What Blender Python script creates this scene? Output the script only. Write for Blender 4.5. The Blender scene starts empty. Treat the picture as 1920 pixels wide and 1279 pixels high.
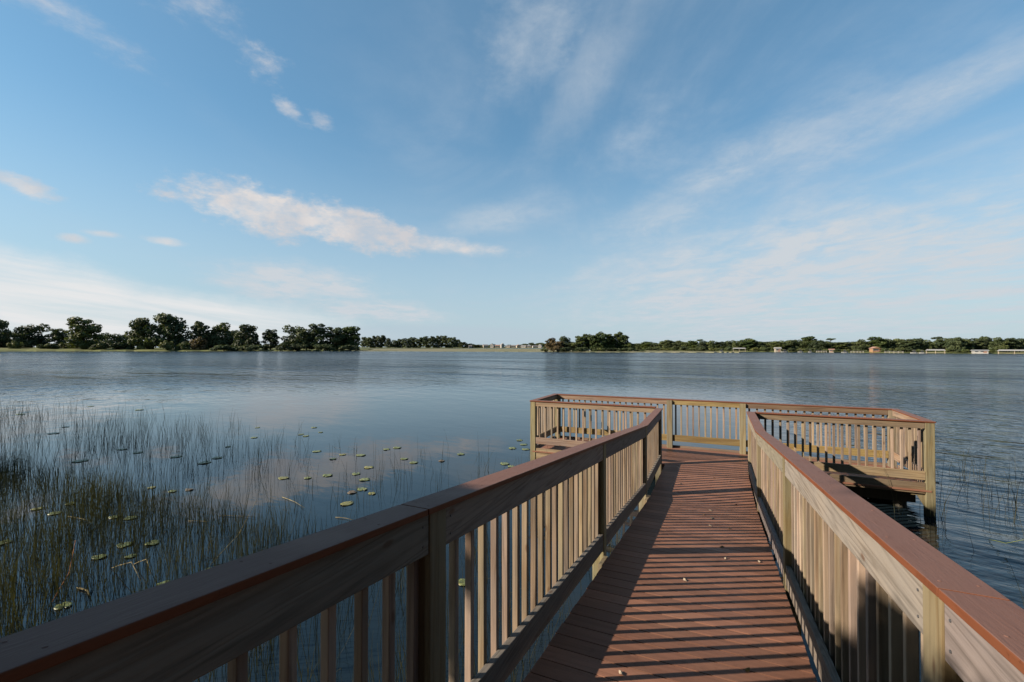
import bpy, math, random
from mathutils import Vector, Matrix
R = math.radians
C = bpy.context.scene.collection
scene = bpy.context.scene

# ------------------------------------------------------------------ camera
YAW, PITCH, CX, CZ = R(24.36), R(0.75), 0.949, 2.213
cam_d = bpy.data.cameras.new('camera')
cam_d.sensor_width = 36.0
cam_d.lens = 15.95
cam_d.clip_start = 0.05
cam_d.clip_end = 20000
cam = bpy.data.objects.new('camera', cam_d)
C.objects.link(cam)
cam.location = (CX, 0.0, CZ)
cam.rotation_euler = (R(90) + PITCH, 0, YAW)
scene.camera = cam

# ------------------------------------------------------------------ light
SUN_EL = R(25.5)
SUN_DIR = Vector((-math.cos(R(33.5)) * math.cos(SUN_EL), -math.sin(R(33.5)) * math.cos(SUN_EL), math.sin(SUN_EL)))
sun_d = bpy.data.lights.new('sun', 'SUN')
sun_d.energy = 5.0
sun_d.angle = R(0.55)
sun_d.color = (1.0, 0.87, 0.70)
sun = bpy.data.objects.new('sun', sun_d)
C.objects.link(sun)
sun.rotation_euler = SUN_DIR.to_track_quat('Z', 'Y').to_euler()
sun.location = (-20, -20, 20)

scene.view_settings.view_transform = 'Standard'
scene.view_settings.look = 'None'
scene.view_settings.exposure = 1.35
scene.view_settings.gamma = 1.0
scene.view_settings.use_curve_mapping = False


class NT:
    """small helper that writes node trees"""
    def __init__(self, tree):
        self.t = tree
        self.n = tree.nodes
        self.l = tree.links

    def node(self, kind, **kw):
        n = self.n.new(kind)
        for k, v in kw.items():
            setattr(n, k, v)
        return n

    def put(self, sock, v):
        if isinstance(v, bpy.types.NodeSocket):
            self.l.new(v, sock)
        else:
            sock.default_value = v

    def m(self, op, a, b=0.0, c=None, clamp=False):
        n = self.node('ShaderNodeMath', operation=op, use_clamp=clamp)
        self.put(n.inputs[0], a)
        self.put(n.inputs[1], b)
        if c is not None:
            self.put(n.inputs[2], c)
        return n.outputs[0]

    def vm(self, op, a, b=(0, 0, 0)):
        n = self.node('ShaderNodeVectorMath', operation=op)
        self.put(n.inputs[0], a)
        self.put(n.inputs[1], b)
        return n.outputs[0]

    def scale(self, a, s):
        n = self.node('ShaderNodeVectorMath', operation='SCALE')
        self.put(n.inputs[0], a)
        self.put(n.inputs[3], s)
        return n.outputs[0]

    def comb(self, x, y, z):
        n = self.node('ShaderNodeCombineXYZ')
        self.put(n.inputs[0], x); self.put(n.inputs[1], y); self.put(n.inputs[2], z)
        return n.outputs[0]

    def sep(self, v):
        n = self.node('ShaderNodeSeparateXYZ')
        self.put(n.inputs[0], v)
        return n.outputs

    def noise(self, v, scale, detail=4.0, rough=0.55, dist=0.0, out='Fac'):
        n = self.node('ShaderNodeTexNoise')
        self.put(n.inputs['Vector'], v)
        n.inputs['Scale'].default_value = scale
        n.inputs['Detail'].default_value = detail
        n.inputs['Roughness'].default_value = rough
        n.inputs['Distortion'].default_value = dist
        return n.outputs[out]

    def ss(self, v, lo, hi):
        n = self.node('ShaderNodeMapRange', interpolation_type='SMOOTHSTEP')
        self.put(n.inputs['Value'], v)
        n.inputs['From Min'].default_value = lo
        n.inputs['From Max'].default_value = hi
        return n.outputs['Result']

    def lin(self, v, a, b, c, d):
        n = self.node('ShaderNodeMapRange')
        self.put(n.inputs['Value'], v)
        for k, x in zip(('From Min', 'From Max', 'To Min', 'To Max'), (a, b, c, d)):
            n.inputs[k].default_value = x
        return n.outputs['Result']

    def mix(self, f, a, b, mode='MIX'):
        n = self.node('ShaderNodeMix', data_type='RGBA', blend_type=mode)
        n.clamp_factor = True
        self.put(n.inputs[0], f)
        for i, v in ((6, a), (7, b)):
            if not isinstance(v, bpy.types.NodeSocket) and len(v) == 3:
                v = (*v, 1)
            self.put(n.inputs[i], v)
        return n.outputs[2]


# ------------------------------------------------------------------ sky
world = bpy.data.worlds.new('World')
scene.world = world
world.use_nodes = True
w = NT(world.node_tree)
w.n.clear()
w_out = w.node('ShaderNodeOutputWorld')
w_bg = w.node('ShaderNodeBackground')
w_bg.inputs['Strength'].default_value = 0.0557
w.l.new(w_bg.outputs[0], w_out.inputs[0])
sky = w.node('ShaderNodeTexSky', sky_type='NISHITA')
sky.sun_disc = False
sky.sun_elevation = SUN_EL
sky.sun_rotation = math.atan2(SUN_DIR.x, SUN_DIR.y)
sky.altitude = 0
sky.air_density = 1.0
sky.dust_density = 0.6
sky.ozone_density = 2.0
tc = w.node('ShaderNodeTexCoord')
D = tc.outputs['Generated']
dx, dy, dz_ = w.sep(D)
az = w.m('MULTIPLY', w.m('ARCTAN2', dx, dy), 180 / math.pi)
el = w.m('MULTIPLY', w.m('ARCSINE', w.m('MAXIMUM', w.m('MINIMUM', dz_, 1.0), -1.0)), 180 / math.pi)
cosel = w.m('COSINE', w.m('MULTIPLY', el, math.pi / 180))
nA = w.noise(D, 9.0, 5, 0.62)
nB = w.noise(w.vm('MULTIPLY', D, (1.0, 1.0, 2.2)), 24.0, 6, 0.64)
edge = w.m('ADD', w.m('MULTIPLY', w.m('SUBTRACT', nA, 0.5), 1.6), w.m('MULTIPLY', w.m('SUBTRACT', nB, 0.5), 1.3))


def blob(a0, e0, rot, a, b, lo=1.15, hi=0.55, k=1.0, gain=1.0):
    """soft cloud body around azimuth a0, elevation e0 (degrees)"""
    u = w.m('MULTIPLY', w.m('SUBTRACT', az, a0), cosel)
    v = w.m('SUBTRACT', el, e0)
    c, s = math.cos(R(rot)), math.sin(R(rot))
    p = w.m('ADD', w.m('MULTIPLY', u, c / a), w.m('MULTIPLY', v, s / a))
    q = w.m('ADD', w.m('MULTIPLY', u, -s / b), w.m('MULTIPLY', v, c / b))
    d = w.m('SQRT', w.m('ADD', w.m('MULTIPLY', p, p), w.m('MULTIPLY', q, q)))
    d = w.m('ADD', d, w.m('MULTIPLY', edge, k))
    r = w.ss(d, lo, hi)
    return w.m('MULTIPLY', r, gain) if gain != 1.0 else r


def most(vals):
    r = vals[0]
    for v in vals[1:]:
        r = w.m('MAXIMUM', r, v)
    return r


puffs = most([
    blob(-53.5, 15.0, -4, 8.5, 2.9, 1.1, 0.40, 0.85, 1.0),
    blob(-44.5, 14.1, -9, 9.5, 2.5, 1.1, 0.40, 0.85, 1.0),
    blob(-34.0, 12.6, -5, 11.0, 1.2, 1.1, 0.2, 0.55, 0.9),
    blob(-53.0, 29.0, -10, 2.6, 2.2, 1.15, -0.2, 1.5, 0.6),
    blob(-50.6, 25.2, -30, 2.2, 0.9, 1.1, 0.1, 1.35, 0.6),
    blob(-47.6, 25.0, -25, 1.6, 0.9, 1.1, 0.1, 1.35, 0.45),
    blob(-71.9, 13.7, -18, 2.8, 0.9, 1.1, 0.2, 1.1, 0.8),
    blob(-61.8, 10.5, -3, 2.3, 0.55, 1.1, 0.2, 0.6, 0.7),
    blob(-68.4, 9.8, 0, 1.3, 0.5, 1.1, 0.2, 0.6, 0.75),
    blob(-66.6, 10.5, 0, 1.7, 0.4, 1.1, 0.2, 0.6, 0.7),
    blob(-59.2, 32.3, -15, 4.6, 2.4, 1.2, -0.5, 1.35, 0.55),
    blob(-70.5, 28.0, -18, 6.5, 1.3, 1.2, -0.5, 1.35, 0.5),
])
veils = most([
    blob(-49.0, 7.2, -3, 11.0, 2.6, 1.15, 0.25, 0.5, 1.1),
    blob(-41.0, 4.4, -4, 10.0, 1.8, 1.15, 0.2, 0.5, 1.0),
    blob(10.0, 7.0, 3, 31.0, 9.0, 1.15, 0.3, 0.35, 1.0),
    blob(4.0, 20.3, 22, 10.5, 3.0, 1.2, 0.1, 0.6, 0.55),
    blob(-6.0, 14.5, 14, 10.0, 3.4, 1.2, 0.1, 0.6, 0.50),
    blob(20.0, 22.3, 16, 8.0, 2.4, 1.2, 0.0, 0.5, 0.45),
    blob(18.0, 16.8, 9, 8.0, 0.7, 1.2, 0.0, 0.3, 0.25),
    blob(-14.0, 31.5, 52, 14.0, 3.4, 1.2, 0.0, 0.4, 0.27),
    blob(-22.0, 34.0, 40, 7.0, 4.6, 1.2, 0.0, 0.9, 0.42),
    blob(-27.0, 15.8, 6, 8.0, 2.2, 1.2, 0.0, 0.6, 0.40),
])
low_cloud = w.m('MULTIPLY', most([
    blob(-72.0, 4.0, -9, 15.0, 4.6, 1.1, 0.5, 0.22, 0.95),
    blob(-58.0, 3.0, -6, 20.0, 2.9, 1.1, 0.35, 0.25, 0.9),
]), w.lin(w.noise(w.comb(w.m('MULTIPLY', w.m('ADD', az, w.m('MULTIPLY', el, -2.0)), 0.035), w.m('ADD', w.m('MULTIPLY', el, 0.55), w.m('MULTIPLY', az, 0.075)), 2.0), 1.6, 7, 0.62, 0.3), 0.34, 0.6, 0.55, 1.08))
# high cirrus drawn out along one wind direction on a flat layer
pz = w.m('ADD', w.m('MAXIMUM', dz_, 0.0), 0.06)
pxx = w.m('DIVIDE', dx, pz)
pyy = w.m('DIVIDE', dy, pz)
ca, sa = math.cos(R(-26)), math.sin(R(-26))
along = w.m('ADD', w.m('MULTIPLY', pxx, sa), w.m('MULTIPLY', pyy, ca))
across = w.m('SUBTRACT', w.m('MULTIPLY', pxx, ca), w.m('MULTIPLY', pyy, sa))
cir = w.noise(w.comb(w.m('MULTIPLY', along, 0.42), w.m('MULTIPLY', across, 1.0), 3.7), 1.0, 7, 0.58, 0.7)
cir_big = w.noise(w.comb(w.m('MULTIPLY', along, 0.12), w.m('MULTIPLY', across, 0.5), 9.1), 1.0, 2, 0.5)
side = w.ss(az, -52.0, 2.0)
cirrus0 = w.m('MULTIPLY', w.m('MULTIPLY', w.ss(cir, 0.40, 0.84), w.ss(cir_big, 0.34, 0.62)), w.lin(side, 0, 1, 0.16, 0.95))
cirrus = w.m('MULTIPLY', cirrus0, w.lin(w.noise(w.comb(along, across, 7.7), 2.2, 7, 0.64), 0.38, 0.60, 0.35, 1.3))
streak_tex = w.m('MULTIPLY', w.lin(cir, 0.3, 0.7, 0.45, 1.25), w.lin(nA, 0.3, 0.7, 0.8, 1.15))
patchy = w.noise(w.comb(w.m('MULTIPLY', along, 0.8), across, 1.3), 2.6, 8, 0.66, 0.4)
veil_all = w.m('MULTIPLY', w.m('MULTIPLY', veils, streak_tex), w.lin(patchy, 0.38, 0.60, 0.35, 1.35))
low_haze = w.m('MULTIPLY', w.ss(el, 26.0, -2.0), 0.85)
grey_bank = blob(-33.0, 1.6, -1, 20.0, 1.3, 1.1, 0.5, 0.15, 0.55)
col = w.mix(1.0, sky.outputs[0], (0.80, 1.10, 1.10), 'MULTIPLY')
col = w.mix(0.26, col, (1.30, 2.75, 4.3))
col = w.mix(low_haze, col, (3.45, 4.2, 4.85))
col = w.mix(cirrus, col, (3.6, 4.2, 4.9))
col = w.mix(veil_all, col, (4.25, 4.6, 4.95))
col = w.mix(low_cloud, col, (5.6, 5.65, 5.7))
col = w.mix(grey_bank, col, (3.4, 4.1, 4.7))
shade = w.lin(nB, 0.35, 0.62, 1.08, 0.6)
pc = w.mix(w.ss(nA, 0.35, 0.65), (4.3, 4.3, 4.5), (5.3, 5.05, 4.95))
col = w.mix(w.m('MULTIPLY', puffs, shade), col, pc)
w.l.new(col, w_bg.inputs['Color'])


# ------------------------------------------------------------------ builders
class MB:
    def __init__(self):
        self.v, self.f = [], []

    def hexa(self, p):
        """p: 8 points, 4 at the one end and 4 at the other, same winding"""
        i = len(self.v)
        self.v += [tuple(q) for q in p]
        for q in ((3, 2, 1, 0), (4, 5, 6, 7), (0, 1, 5, 4), (1, 2, 6, 5), (2, 3, 7, 6), (3, 0, 4, 7)):
            self.f.append(tuple(i + k for k in q))
        return self

    def box(self, x0, x1, y0, y1, z0, z1):
        return self.hexa([(x0, y0, z0), (x1, y0, z0), (x1, y1, z0), (x0, y1, z0),
                          (x0, y0, z1), (x1, y0, z1), (x1, y1, z1), (x0, y1, z1)])

    def yboard(self, x0, x1, y0, y1, za, zb):
        """board running along Y; za, zb give bottom and top height at a given Y"""
        return self.hexa([(x0, y0, za(y0)), (x1, y0, za(y0)), (x1, y0, zb(y0)), (x0, y0, zb(y0)),
                          (x0, y1, za(y1)), (x1, y1, za(y1)), (x1, y1, zb(y1)), (x0, y1, zb(y1))])

    def tube(self, pts, rad, n=8):
        i0 = len(self.v)
        pts = [Vector(p) for p in pts]
        for k, p in enumerate(pts):
            d = (pts[min(k + 1, len(pts) - 1)] - pts[max(k - 1, 0)]).normalized()
            a = d.orthogonal().normalized()
            b = d.cross(a)
            r = rad[k] if isinstance(rad, (list, tuple)) else rad
            for j in range(n):
                t = 2 * math.pi * j / n
                self.v.append(tuple(p + a * (r * math.cos(t)) + b * (r * math.sin(t))))
        for k in range(len(pts) - 1):
            for j in range(n):
                a_, b_ = i0 + k * n + j, i0 + k * n + (j + 1) % n
                self.f.append((a_, b_, b_ + n, a_ + n))
        self.f.append(tuple(i0 + j for j in reversed(range(n))))
        self.f.append(tuple(i0 + (len(pts) - 1) * n + j for j in range(n)))
        return self

    def mesh(self, name, mat):
        me = bpy.data.meshes.new(name)
        me.from_pydata(self.v, [], self.f)
        me.update()
        if mat:
            me.materials.append(mat)
        return me

    def build(self, name, mat, parent=None, bevel=0.0, loc=(0, 0, 0), smooth=False):
        o = bpy.data.objects.new(name, self.mesh(name, mat))
        C.objects.link(o)
        o.location = loc
        o.parent = parent
        if bevel:
            b = o.modifiers.new('edge', 'BEVEL')
            b.width = bevel
            b.segments = 2
            b.limit_method = 'ANGLE'
        if smooth:
            o.data.polygons.foreach_set('use_smooth', [True] * len(o.data.polygons))
        return o


def tag(o, label=None, cat=None, group=None, kind=None):
    for k, v in (('label', label), ('category', cat), ('group', group), ('kind', kind)):
        if v:
            o[k] = v
    return o


def empty(name, loc, rz=0.0):
    o = bpy.data.objects.new(name, None)
    C.objects.link(o)
    o.location = loc
    o.rotation_euler = (0, 0, rz)
    o.empty_display_size = 0.3
    return o


def dup(root, loc, rz=0.0, sc=(1, 1, 1)):
    """copy a thing with its parts and their sub-parts"""
    def walk(o, parent):
        c = o.copy()
        C.objects.link(c)
        c.parent = parent
        for ch in list(o.children):
            walk(ch, c)
        return c
    r = walk(root, None)
    r.location = loc
    r.rotation_euler = (0, 0, rz)
    r.scale = sc
    return r


# ------------------------------------------------------------------ materials
def new_mat(name):
    m = bpy.data.materials.new(name)
    m.use_nodes = True
    t = NT(m.node_tree)
    return m, t, m.node_tree.nodes['Principled BSDF']


def wood(name, axis, light, dark, grey, grey_amt=0.4, ring=34.0, rough=0.75, vary=0.25, wet=False):
    """weathered pine; the grain runs along the given axis of the board"""
    m, t, b = new_mat(name)
    tcn = t.node('ShaderNodeTexCoord')
    oi = t.node('ShaderNodeObjectInfo')
    rnd = oi.outputs['Random']
    off = t.comb(t.m('MULTIPLY', rnd, 37.0), t.m('MULTIPLY', rnd, 91.0), t.m('MULTIPLY', rnd, 53.0))
    p = t.vm('ADD', tcn.outputs['Object'], off)
    sc = [1.0, 1.0, 1.0]
    st = [9.0, 9.0, 9.0]
    sc[axis] = 1.0; st[axis] = 0.55
    fine = [60.0, 60.0, 60.0]; fine[axis] = 2.2
    pr = t.vm('MULTIPLY', p, tuple(st))
    pf = t.vm('MULTIPLY', p, tuple(fine))
    field = t.noise(pr, 1.0, 2.0, 0.5, 0.35)
    rings = t.m('ADD', t.m('MULTIPLY', t.m('SINE', t.m('MULTIPLY', field, ring)), 0.5), 0.5)
    rings = t.m('POWER', rings, 2.4)
    fib = t.noise(pf, 1.0, 5, 0.65)
    stain = t.noise(t.vm('MULTIPLY', p, tuple(2.2 if i == axis else 7.0 for i in range(3))), 1.0, 4, 0.6)
    c = t.mix(t.m('MULTIPLY', rings, 0.8), light, dark)
    c = t.mix(t.m('MULTIPLY', t.ss(stain, 0.34, 0.62), grey_amt * 1.25), c, grey)
    drip = t.noise(t.vm('MULTIPLY', p, tuple(1.2 if i == axis else 22.0 for i in range(3))), 1.0, 4, 0.6)
    c = t.mix(t.m('MULTIPLY', t.ss(drip, 0.54, 0.70), 0.5), c, tuple(x * 0.5 for x in grey))
    c = t.mix(t.m('MULTIPLY', t.ss(fib, 0.5, 0.75), 0.6), c, tuple(x * 0.42 for x in dark))
    c = t.mix(t.m('MULTIPLY', t.ss(fib, 0.5, 0.25), 0.22), c, tuple(min(1, x * 1.35) for x in light))
    # knots
    vo = t.node('ShaderNodeTexVoronoi')
    t.put(vo.inputs['Vector'], t.vm('MULTIPLY', p, tuple(2.6 if i == axis else 6.5 for i in range(3))))
    vo.inputs['Scale'].default_value = 1.0
    kn = t.ss(vo.outputs['Distance'], 0.095, 0.035)
    c = t.mix(t.m('MULTIPLY', kn, 0.7), c, (0.07, 0.035, 0.02))
    # board-to-board variation
    v = t.lin(rnd, 0, 1, 1 - vary, 1 + vary)
    c = t.mix(1.0, c, t.comb(v, t.m('MULTIPLY', v, t.lin(t.m('FRACT', t.m('MULTIPLY', rnd, 7.3)), 0, 1, 0.95, 1.04)), t.m('MULTIPLY', v, t.lin(t.m('FRACT', t.m('MULTIPLY', rnd, 13.7)), 0, 1, 0.86, 1.06))), 'MULTIPLY')
    if wet:                                   # dark damp band with a green edge where the timber stands in the lake
        gz = t.sep(tcn.outputs['Object'])[2]
        lvl = t.m('ADD', gz, t.m('MULTIPLY', t.m('SUBTRACT', stain, 0.5), 0.16))
        c = t.mix(t.m('MULTIPLY', t.ss(lvl, -0.10, -0.26), 0.6), c, (0.06, 0.055, 0.025))
        c = t.mix(t.m('MULTIPLY', t.ss(lvl, -0.20, -0.31), 0.92), c, (0.010, 0.009, 0.006))
    t.l.new(c, b.inputs['Base Color'])
    b.inputs['Roughness'].default_value = rough
    b.inputs['Specular IOR Level'].default_value = 0.25
    bp = t.node('ShaderNodeBump')
    bp.inputs['Strength'].default_value = 0.5
    bp.inputs['Distance'].default_value = 0.004
    t.put(bp.inputs['Height'], t.m('ADD', t.m('MULTIPLY', fib, 0.8), t.m('MULTIPLY', rings, -0.35)))
    t.l.new(bp.outputs[0], b.inputs['Normal'])
    return m


TAN, TAN_D = (0.212, 0.158, 0.116), (0.112, 0.072, 0.046)
GREY = (0.120, 0.106, 0.098)
W_baluster = wood('weathered_baluster_pine', 2, TAN, TAN_D, (0.141, 0.117, 0.098), 0.55, 30, vary=0.28)
W_post = wood('treated_post_pine', 2, (0.161, 0.132, 0.082), (0.111, 0.076, 0.036), (0.117, 0.108, 0.083), 0.4, 40, wet=True)
W_grey_y = wood('silvered_board_pine', 1, (0.143, 0.120, 0.104), (0.073, 0.058, 0.047), GREY, 0.5, 74)
W_board_x = wood('weathered_board_pine', 0, (0.161, 0.114, 0.079), (0.096, 0.055, 0.034), (0.122, 0.096, 0.082), 0.45, 40)
W_yellow_x = wood('golden_board_pine', 0, (0.175, 0.126, 0.054), (0.117, 0.071, 0.024), (0.122, 0.096, 0.053), 0.25, 36)
W_board_y = wood('weathered_side_board_pine', 1, (0.164, 0.117, 0.082), (0.100, 0.058, 0.035), (0.122, 0.100, 0.085), 0.45, 40)
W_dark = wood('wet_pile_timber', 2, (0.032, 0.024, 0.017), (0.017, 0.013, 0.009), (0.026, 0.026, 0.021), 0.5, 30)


def composite(name, axis, base, rough=0.55, board=None, top=None):
    """embossed wood-plastic board"""
    m, t, b = new_mat(name)
    tcn = t.node('ShaderNodeTexCoord')
    p = tcn.outputs['Object']
    st = [26.0, 26.0, 26.0]; st[axis] = 1.6
    fi = [170.0, 170.0, 170.0]; fi[axis] = 7.0
    g = t.noise(t.vm('MULTIPLY', p, tuple(st)), 1.0, 3, 0.6, 0.8)
    f = t.noise(t.vm('MULTIPLY', p, tuple(fi)), 1.0, 4, 0.6)
    wear = t.noise(p, 2.3, 6, 0.65)
    speck = t.noise(p, 45.0, 3, 0.7)
    c = t.mix(t.ss(g, 0.35, 0.7), tuple(x * 0.86 for x in base), tuple(x * 1.1 for x in base))
    c = t.mix(t.m('MULTIPLY', t.ss(wear, 0.42, 0.72), 0.45), c, (base[0] * 1.0, base[1] * 1.2, base[2] * 1.3))
    c = t.mix(t.m('MULTIPLY', t.ss(speck, 0.62, 0.74), 0.6), c, tuple(x * 0.4 for x in base))
    blot = t.noise(p, 6.0, 6, 0.7)
    c = t.mix(t.m('MULTIPLY', t.ss(blot, 0.56, 0.7), 0.4), c, tuple(x * 0.55 for x in base))
    if board:
        sp = t.sep(p)[1]
        idx = t.m('FLOOR', t.m('DIVIDE', t.m('SUBTRACT', sp, board[0]), board[1]))
        wn = t.node('ShaderNodeTexWhiteNoise', noise_dimensions='1D')
        t.put(wn.inputs['W'], idx)
        k = t.lin(wn.outputs['Value'], 0, 1, 0.72, 1.2)
        c = t.mix(1.0, c, t.comb(k, k, k), 'MULTIPLY')
        # foot traffic dulls the middle of the walk
    if top:                                   # upper face weathered grey plus mauve sky reflection painted in, edges still fresh
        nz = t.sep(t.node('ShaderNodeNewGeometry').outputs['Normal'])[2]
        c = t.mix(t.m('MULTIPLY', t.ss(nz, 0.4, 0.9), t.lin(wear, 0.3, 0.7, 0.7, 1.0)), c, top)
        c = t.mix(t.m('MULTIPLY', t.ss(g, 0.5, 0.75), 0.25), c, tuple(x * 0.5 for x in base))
    t.l.new(c, b.inputs['Base Color'])
    t.put(b.inputs['Roughness'], t.lin(wear, 0.3, 0.7, rough - 0.08, rough + 0.12))
    b.inputs['Specular IOR Level'].default_value = 0.12
    bp = t.node('ShaderNodeBump')
    bp.inputs['Strength'].default_value = 0.6
    bp.inputs['Distance'].default_value = 0.003
    t.put(bp.inputs['Height'], t.m('ADD', t.m('MULTIPLY', g, 0.9), t.m('MULTIPLY', f, 0.5)))
    t.l.new(bp.outputs[0], b.inputs['Normal'])
    return m


RED = (0.109, 0.036, 0.017)
P_cap_y = composite('red_brown_composite_cap', 1, RED, top=(0.134, 0.074, 0.060))
P_cap_x = composite('red_brown_composite_cap_crosswise', 0, RED, top=(0.134, 0.074, 0.060))
P_deck = composite('red_brown_composite_deck', 0, (0.160, 0.076, 0.050), 0.5, (-3.0, 0.146))
P_pdeck = composite('red_brown_composite_platform_deck', 0, (0.160, 0.076, 0.050), 0.5, (9.04, 0.146))


def plain(name, col, rough=0.7, spec=0.3, var=0.0, scale=3.0, trans=0.0):
    m, t, b = new_mat(name)
    if var:
        tcn = t.node('ShaderNodeTexCoord')
        oi = t.node('ShaderNodeObjectInfo')
        n = t.noise(tcn.outputs['Object'], scale, 4, 0.6)
        k = t.m('MULTIPLY', t.lin(n, 0.25, 0.75, 1 - var, 1 + var), t.lin(oi.outputs['Random'], 0, 1, 1 - var * 0.6, 1 + var * 0.6))
        c = t.mix(1.0, col, t.comb(k, k, k), 'MULTIPLY')
        t.l.new(c, b.inputs['Base Color'])
    else:
        b.inputs['Base Color'].default_value = (*col, 1)
    b.inputs['Roughness'].default_value = rough
    b.inputs['Specular IOR Level'].default_value = spec
    return m


def foliage(name, a, c, scale=0.35):
    """leaf colour wandering between two greens, over the crown and from tree to tree"""
    m, t, b = new_mat(name)
    tcn = t.node('ShaderNodeTexCoord')
    oi = t.node('ShaderNodeObjectInfo')
    rnd = oi.outputs['Random']
    n = t.noise(t.vm('ADD', tcn.outputs['Object'], t.comb(t.m('MULTIPLY', rnd, 40), 0, 0)), scale, 3, 0.6)
    cc = t.mix(t.ss(n, 0.36, 0.66), a, c)
    k = t.lin(rnd, 0, 1, 0.78, 1.22)
    cc = t.mix(1.0, cc, t.comb(k, t.m('MULTIPLY', k, 0.99), t.m('MULTIPLY', k, 0.95)), 'MULTIPLY')
    t.l.new(cc, b.inputs['Base Color'])
    b.inputs['Roughness'].default_value = 0.65
    b.inputs['Specular IOR Level'].default_value = 0.25
    tr = t.node('ShaderNodeBsdfTranslucent')
    t.put(tr.inputs['Color'], t.mix(1.0, cc, (1.2, 1.25, 0.6), 'MULTIPLY'))
    mx = t.node('ShaderNodeMixShader')
    mx.inputs[0].default_value = 0.22
    out = t.n['Material Output']
    t.l.new(b.outputs[0], mx.inputs[1])
    t.l.new(tr.outputs[0], mx.inputs[2])
    t.l.new(mx.outputs[0], out.inputs['Surface'])
    return m


F_oak = foliage('oak_leaves', (0.035, 0.048, 0.019), (0.082, 0.096, 0.032), 1.5)
F_dark = foliage('dark_oak_leaves', (0.026, 0.039, 0.018), (0.061, 0.075, 0.031), 1.5)
F_pine = foliage('pine_needles', (0.027, 0.046, 0.015), (0.073, 0.092, 0.023), 1.5)
F_shrub = foliage('shrub_leaves', (0.046, 0.058, 0.017), (0.096, 0.099, 0.031), 1.5)
F_rust = foliage('rusty_shrub_leaves', (0.058, 0.046, 0.020), (0.107, 0.075, 0.037), 1.5)
M_bark = plain('grey_bark', (0.10, 0.08, 0.06), 0.9, 0.2, 0.3, 4)
M_white = plain('white_paint', (0.255, 0.247, 0.235), 0.6, 0.3, 0.08)
M_cream = plain('cream_render', (0.252, 0.222, 0.180), 0.7, 0.3, 0.1)
M_orange = plain('orange_render', (0.198, 0.114, 0.063), 0.7, 0.3, 0.1)
M_roof = plain('grey_shingles', (0.16, 0.15, 0.15), 0.8, 0.3, 0.15)
M_redroof = plain('brown_shingles', (0.22, 0.13, 0.10), 0.8, 0.3, 0.15)
M_metal_roof = plain('pale_metal_roof', (0.214, 0.209, 0.204), 0.5, 0.4, 0.05)
M_glass = plain('dark_window_glass', (0.03, 0.035, 0.045), 0.1, 0.6)
M_plank = plain('dock_planks', (0.27, 0.22, 0.17), 0.8, 0.2, 0.2)
M_steel = plain('galvanised_steel', (0.05, 0.05, 0.055), 0.5, 0.5)

# ------------------------------------------------------------------ water
ZW = -0.40


def water_mat():
    m, t, b = new_mat('lake_water')
    tcn = t.node('ShaderNodeTexCoord')
    P = tcn.outputs['Object']
    x, y, z = t.sep(P)
    r = t.m('SQRT', t.m('ADD', t.m('MULTIPLY', x, x), t.m('MULTIPLY', y, y)))
    # calm among the reeds, wind ripples farther out and to the right of the pier, in patches
    far = t.ss(r, 16.0, 55.0)
    right = t.ss(x, 1.0, 7.0)
    patch = t.noise(t.vm('MULTIPLY', P, (0.018, 0.05, 1)), 1.0, 3, 0.55)
    wind = t.m('MULTIPLY', t.m('MAXIMUM', far, t.m('MULTIPLY', right, 0.85)), t.lin(t.ss(patch, 0.38, 0.6), 0, 1, 0.45, 1.1))
    amp = t.m('ADD', 0.03, t.m('MULTIPLY', wind, 0.94))
    amp = t.m('MULTIPLY', amp, t.lin(r, 24.0, 130.0, 1.0, 5.5))
    rot = t.node('ShaderNodeVectorRotate', rotation_type='Z_AXIS')
    t.put(rot.inputs['Vector'], P)
    rot.inputs['Angle'].default_value = R(20)
    Q = rot.outputs[0]
    n1 = t.noise(t.vm('MULTIPLY', Q, (1.6, 4.2, 1)), 1.0, 3, 0.55, 0.2)
    n2 = t.noise(t.vm('MULTIPLY', Q, (0.5, 0.9, 1)), 1.0, 3, 0.5, 0.2)
    n4 = t.noise(t.vm('MULTIPLY', Q, (0.06, 0.22, 1)), 1.0, 3, 0.55)
    n3 = t.noise(t.vm('MULTIPLY', P, (9.0, 13.0, 1)), 1.0, 2, 0.5)
    h = t.m('ADD', t.m('ADD', t.m('MULTIPLY', n1, 0.055), t.m('MULTIPLY', n2, 0.20)), t.m('ADD', t.m('MULTIPLY', n3, 0.006), t.m('MULTIPLY', t.m('MULTIPLY', n4, far), 0.5)))
    calm = t.m('MULTIPLY', t.noise(t.vm('MULTIPLY', P, (1.0, 2.2, 1)), 1.0, 2, 0.5), 0.05)
    bp = t.node('ShaderNodeBump')
    bp.inputs['Strength'].default_value = 1.0
    bp.inputs['Distance'].default_value = 1.0
    t.put(bp.inputs['Height'], t.m('MULTIPLY', t.m('ADD', h, calm), t.m('MULTIPLY', amp, 1.25)))
    t.l.new(bp.outputs[0], b.inputs['Normal'])
    silt = t.noise(P, 0.3, 3, 0.5)
    t.l.new(t.mix(silt, (0.004, 0.008, 0.011), (0.007, 0.012, 0.016)), b.inputs['Base Color'])
    t.put(b.inputs['Roughness'], t.lin(r, 12, 120, 0.03, 0.18))
    b.inputs['IOR'].default_value = 1.333
    b.inputs['Specular IOR Level'].default_value = 0.6
    return m


M_water = water_mat()
mb = MB()
S = 9000.0
mb.v += [(-S, -S, 0), (S, -S, 0), (S, S, 0), (-S, S, 0)]
mb.f.append((0, 1, 2, 3))
tag(mb.build('water', M_water, loc=(0, 0, ZW)), kind='structure')


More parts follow.
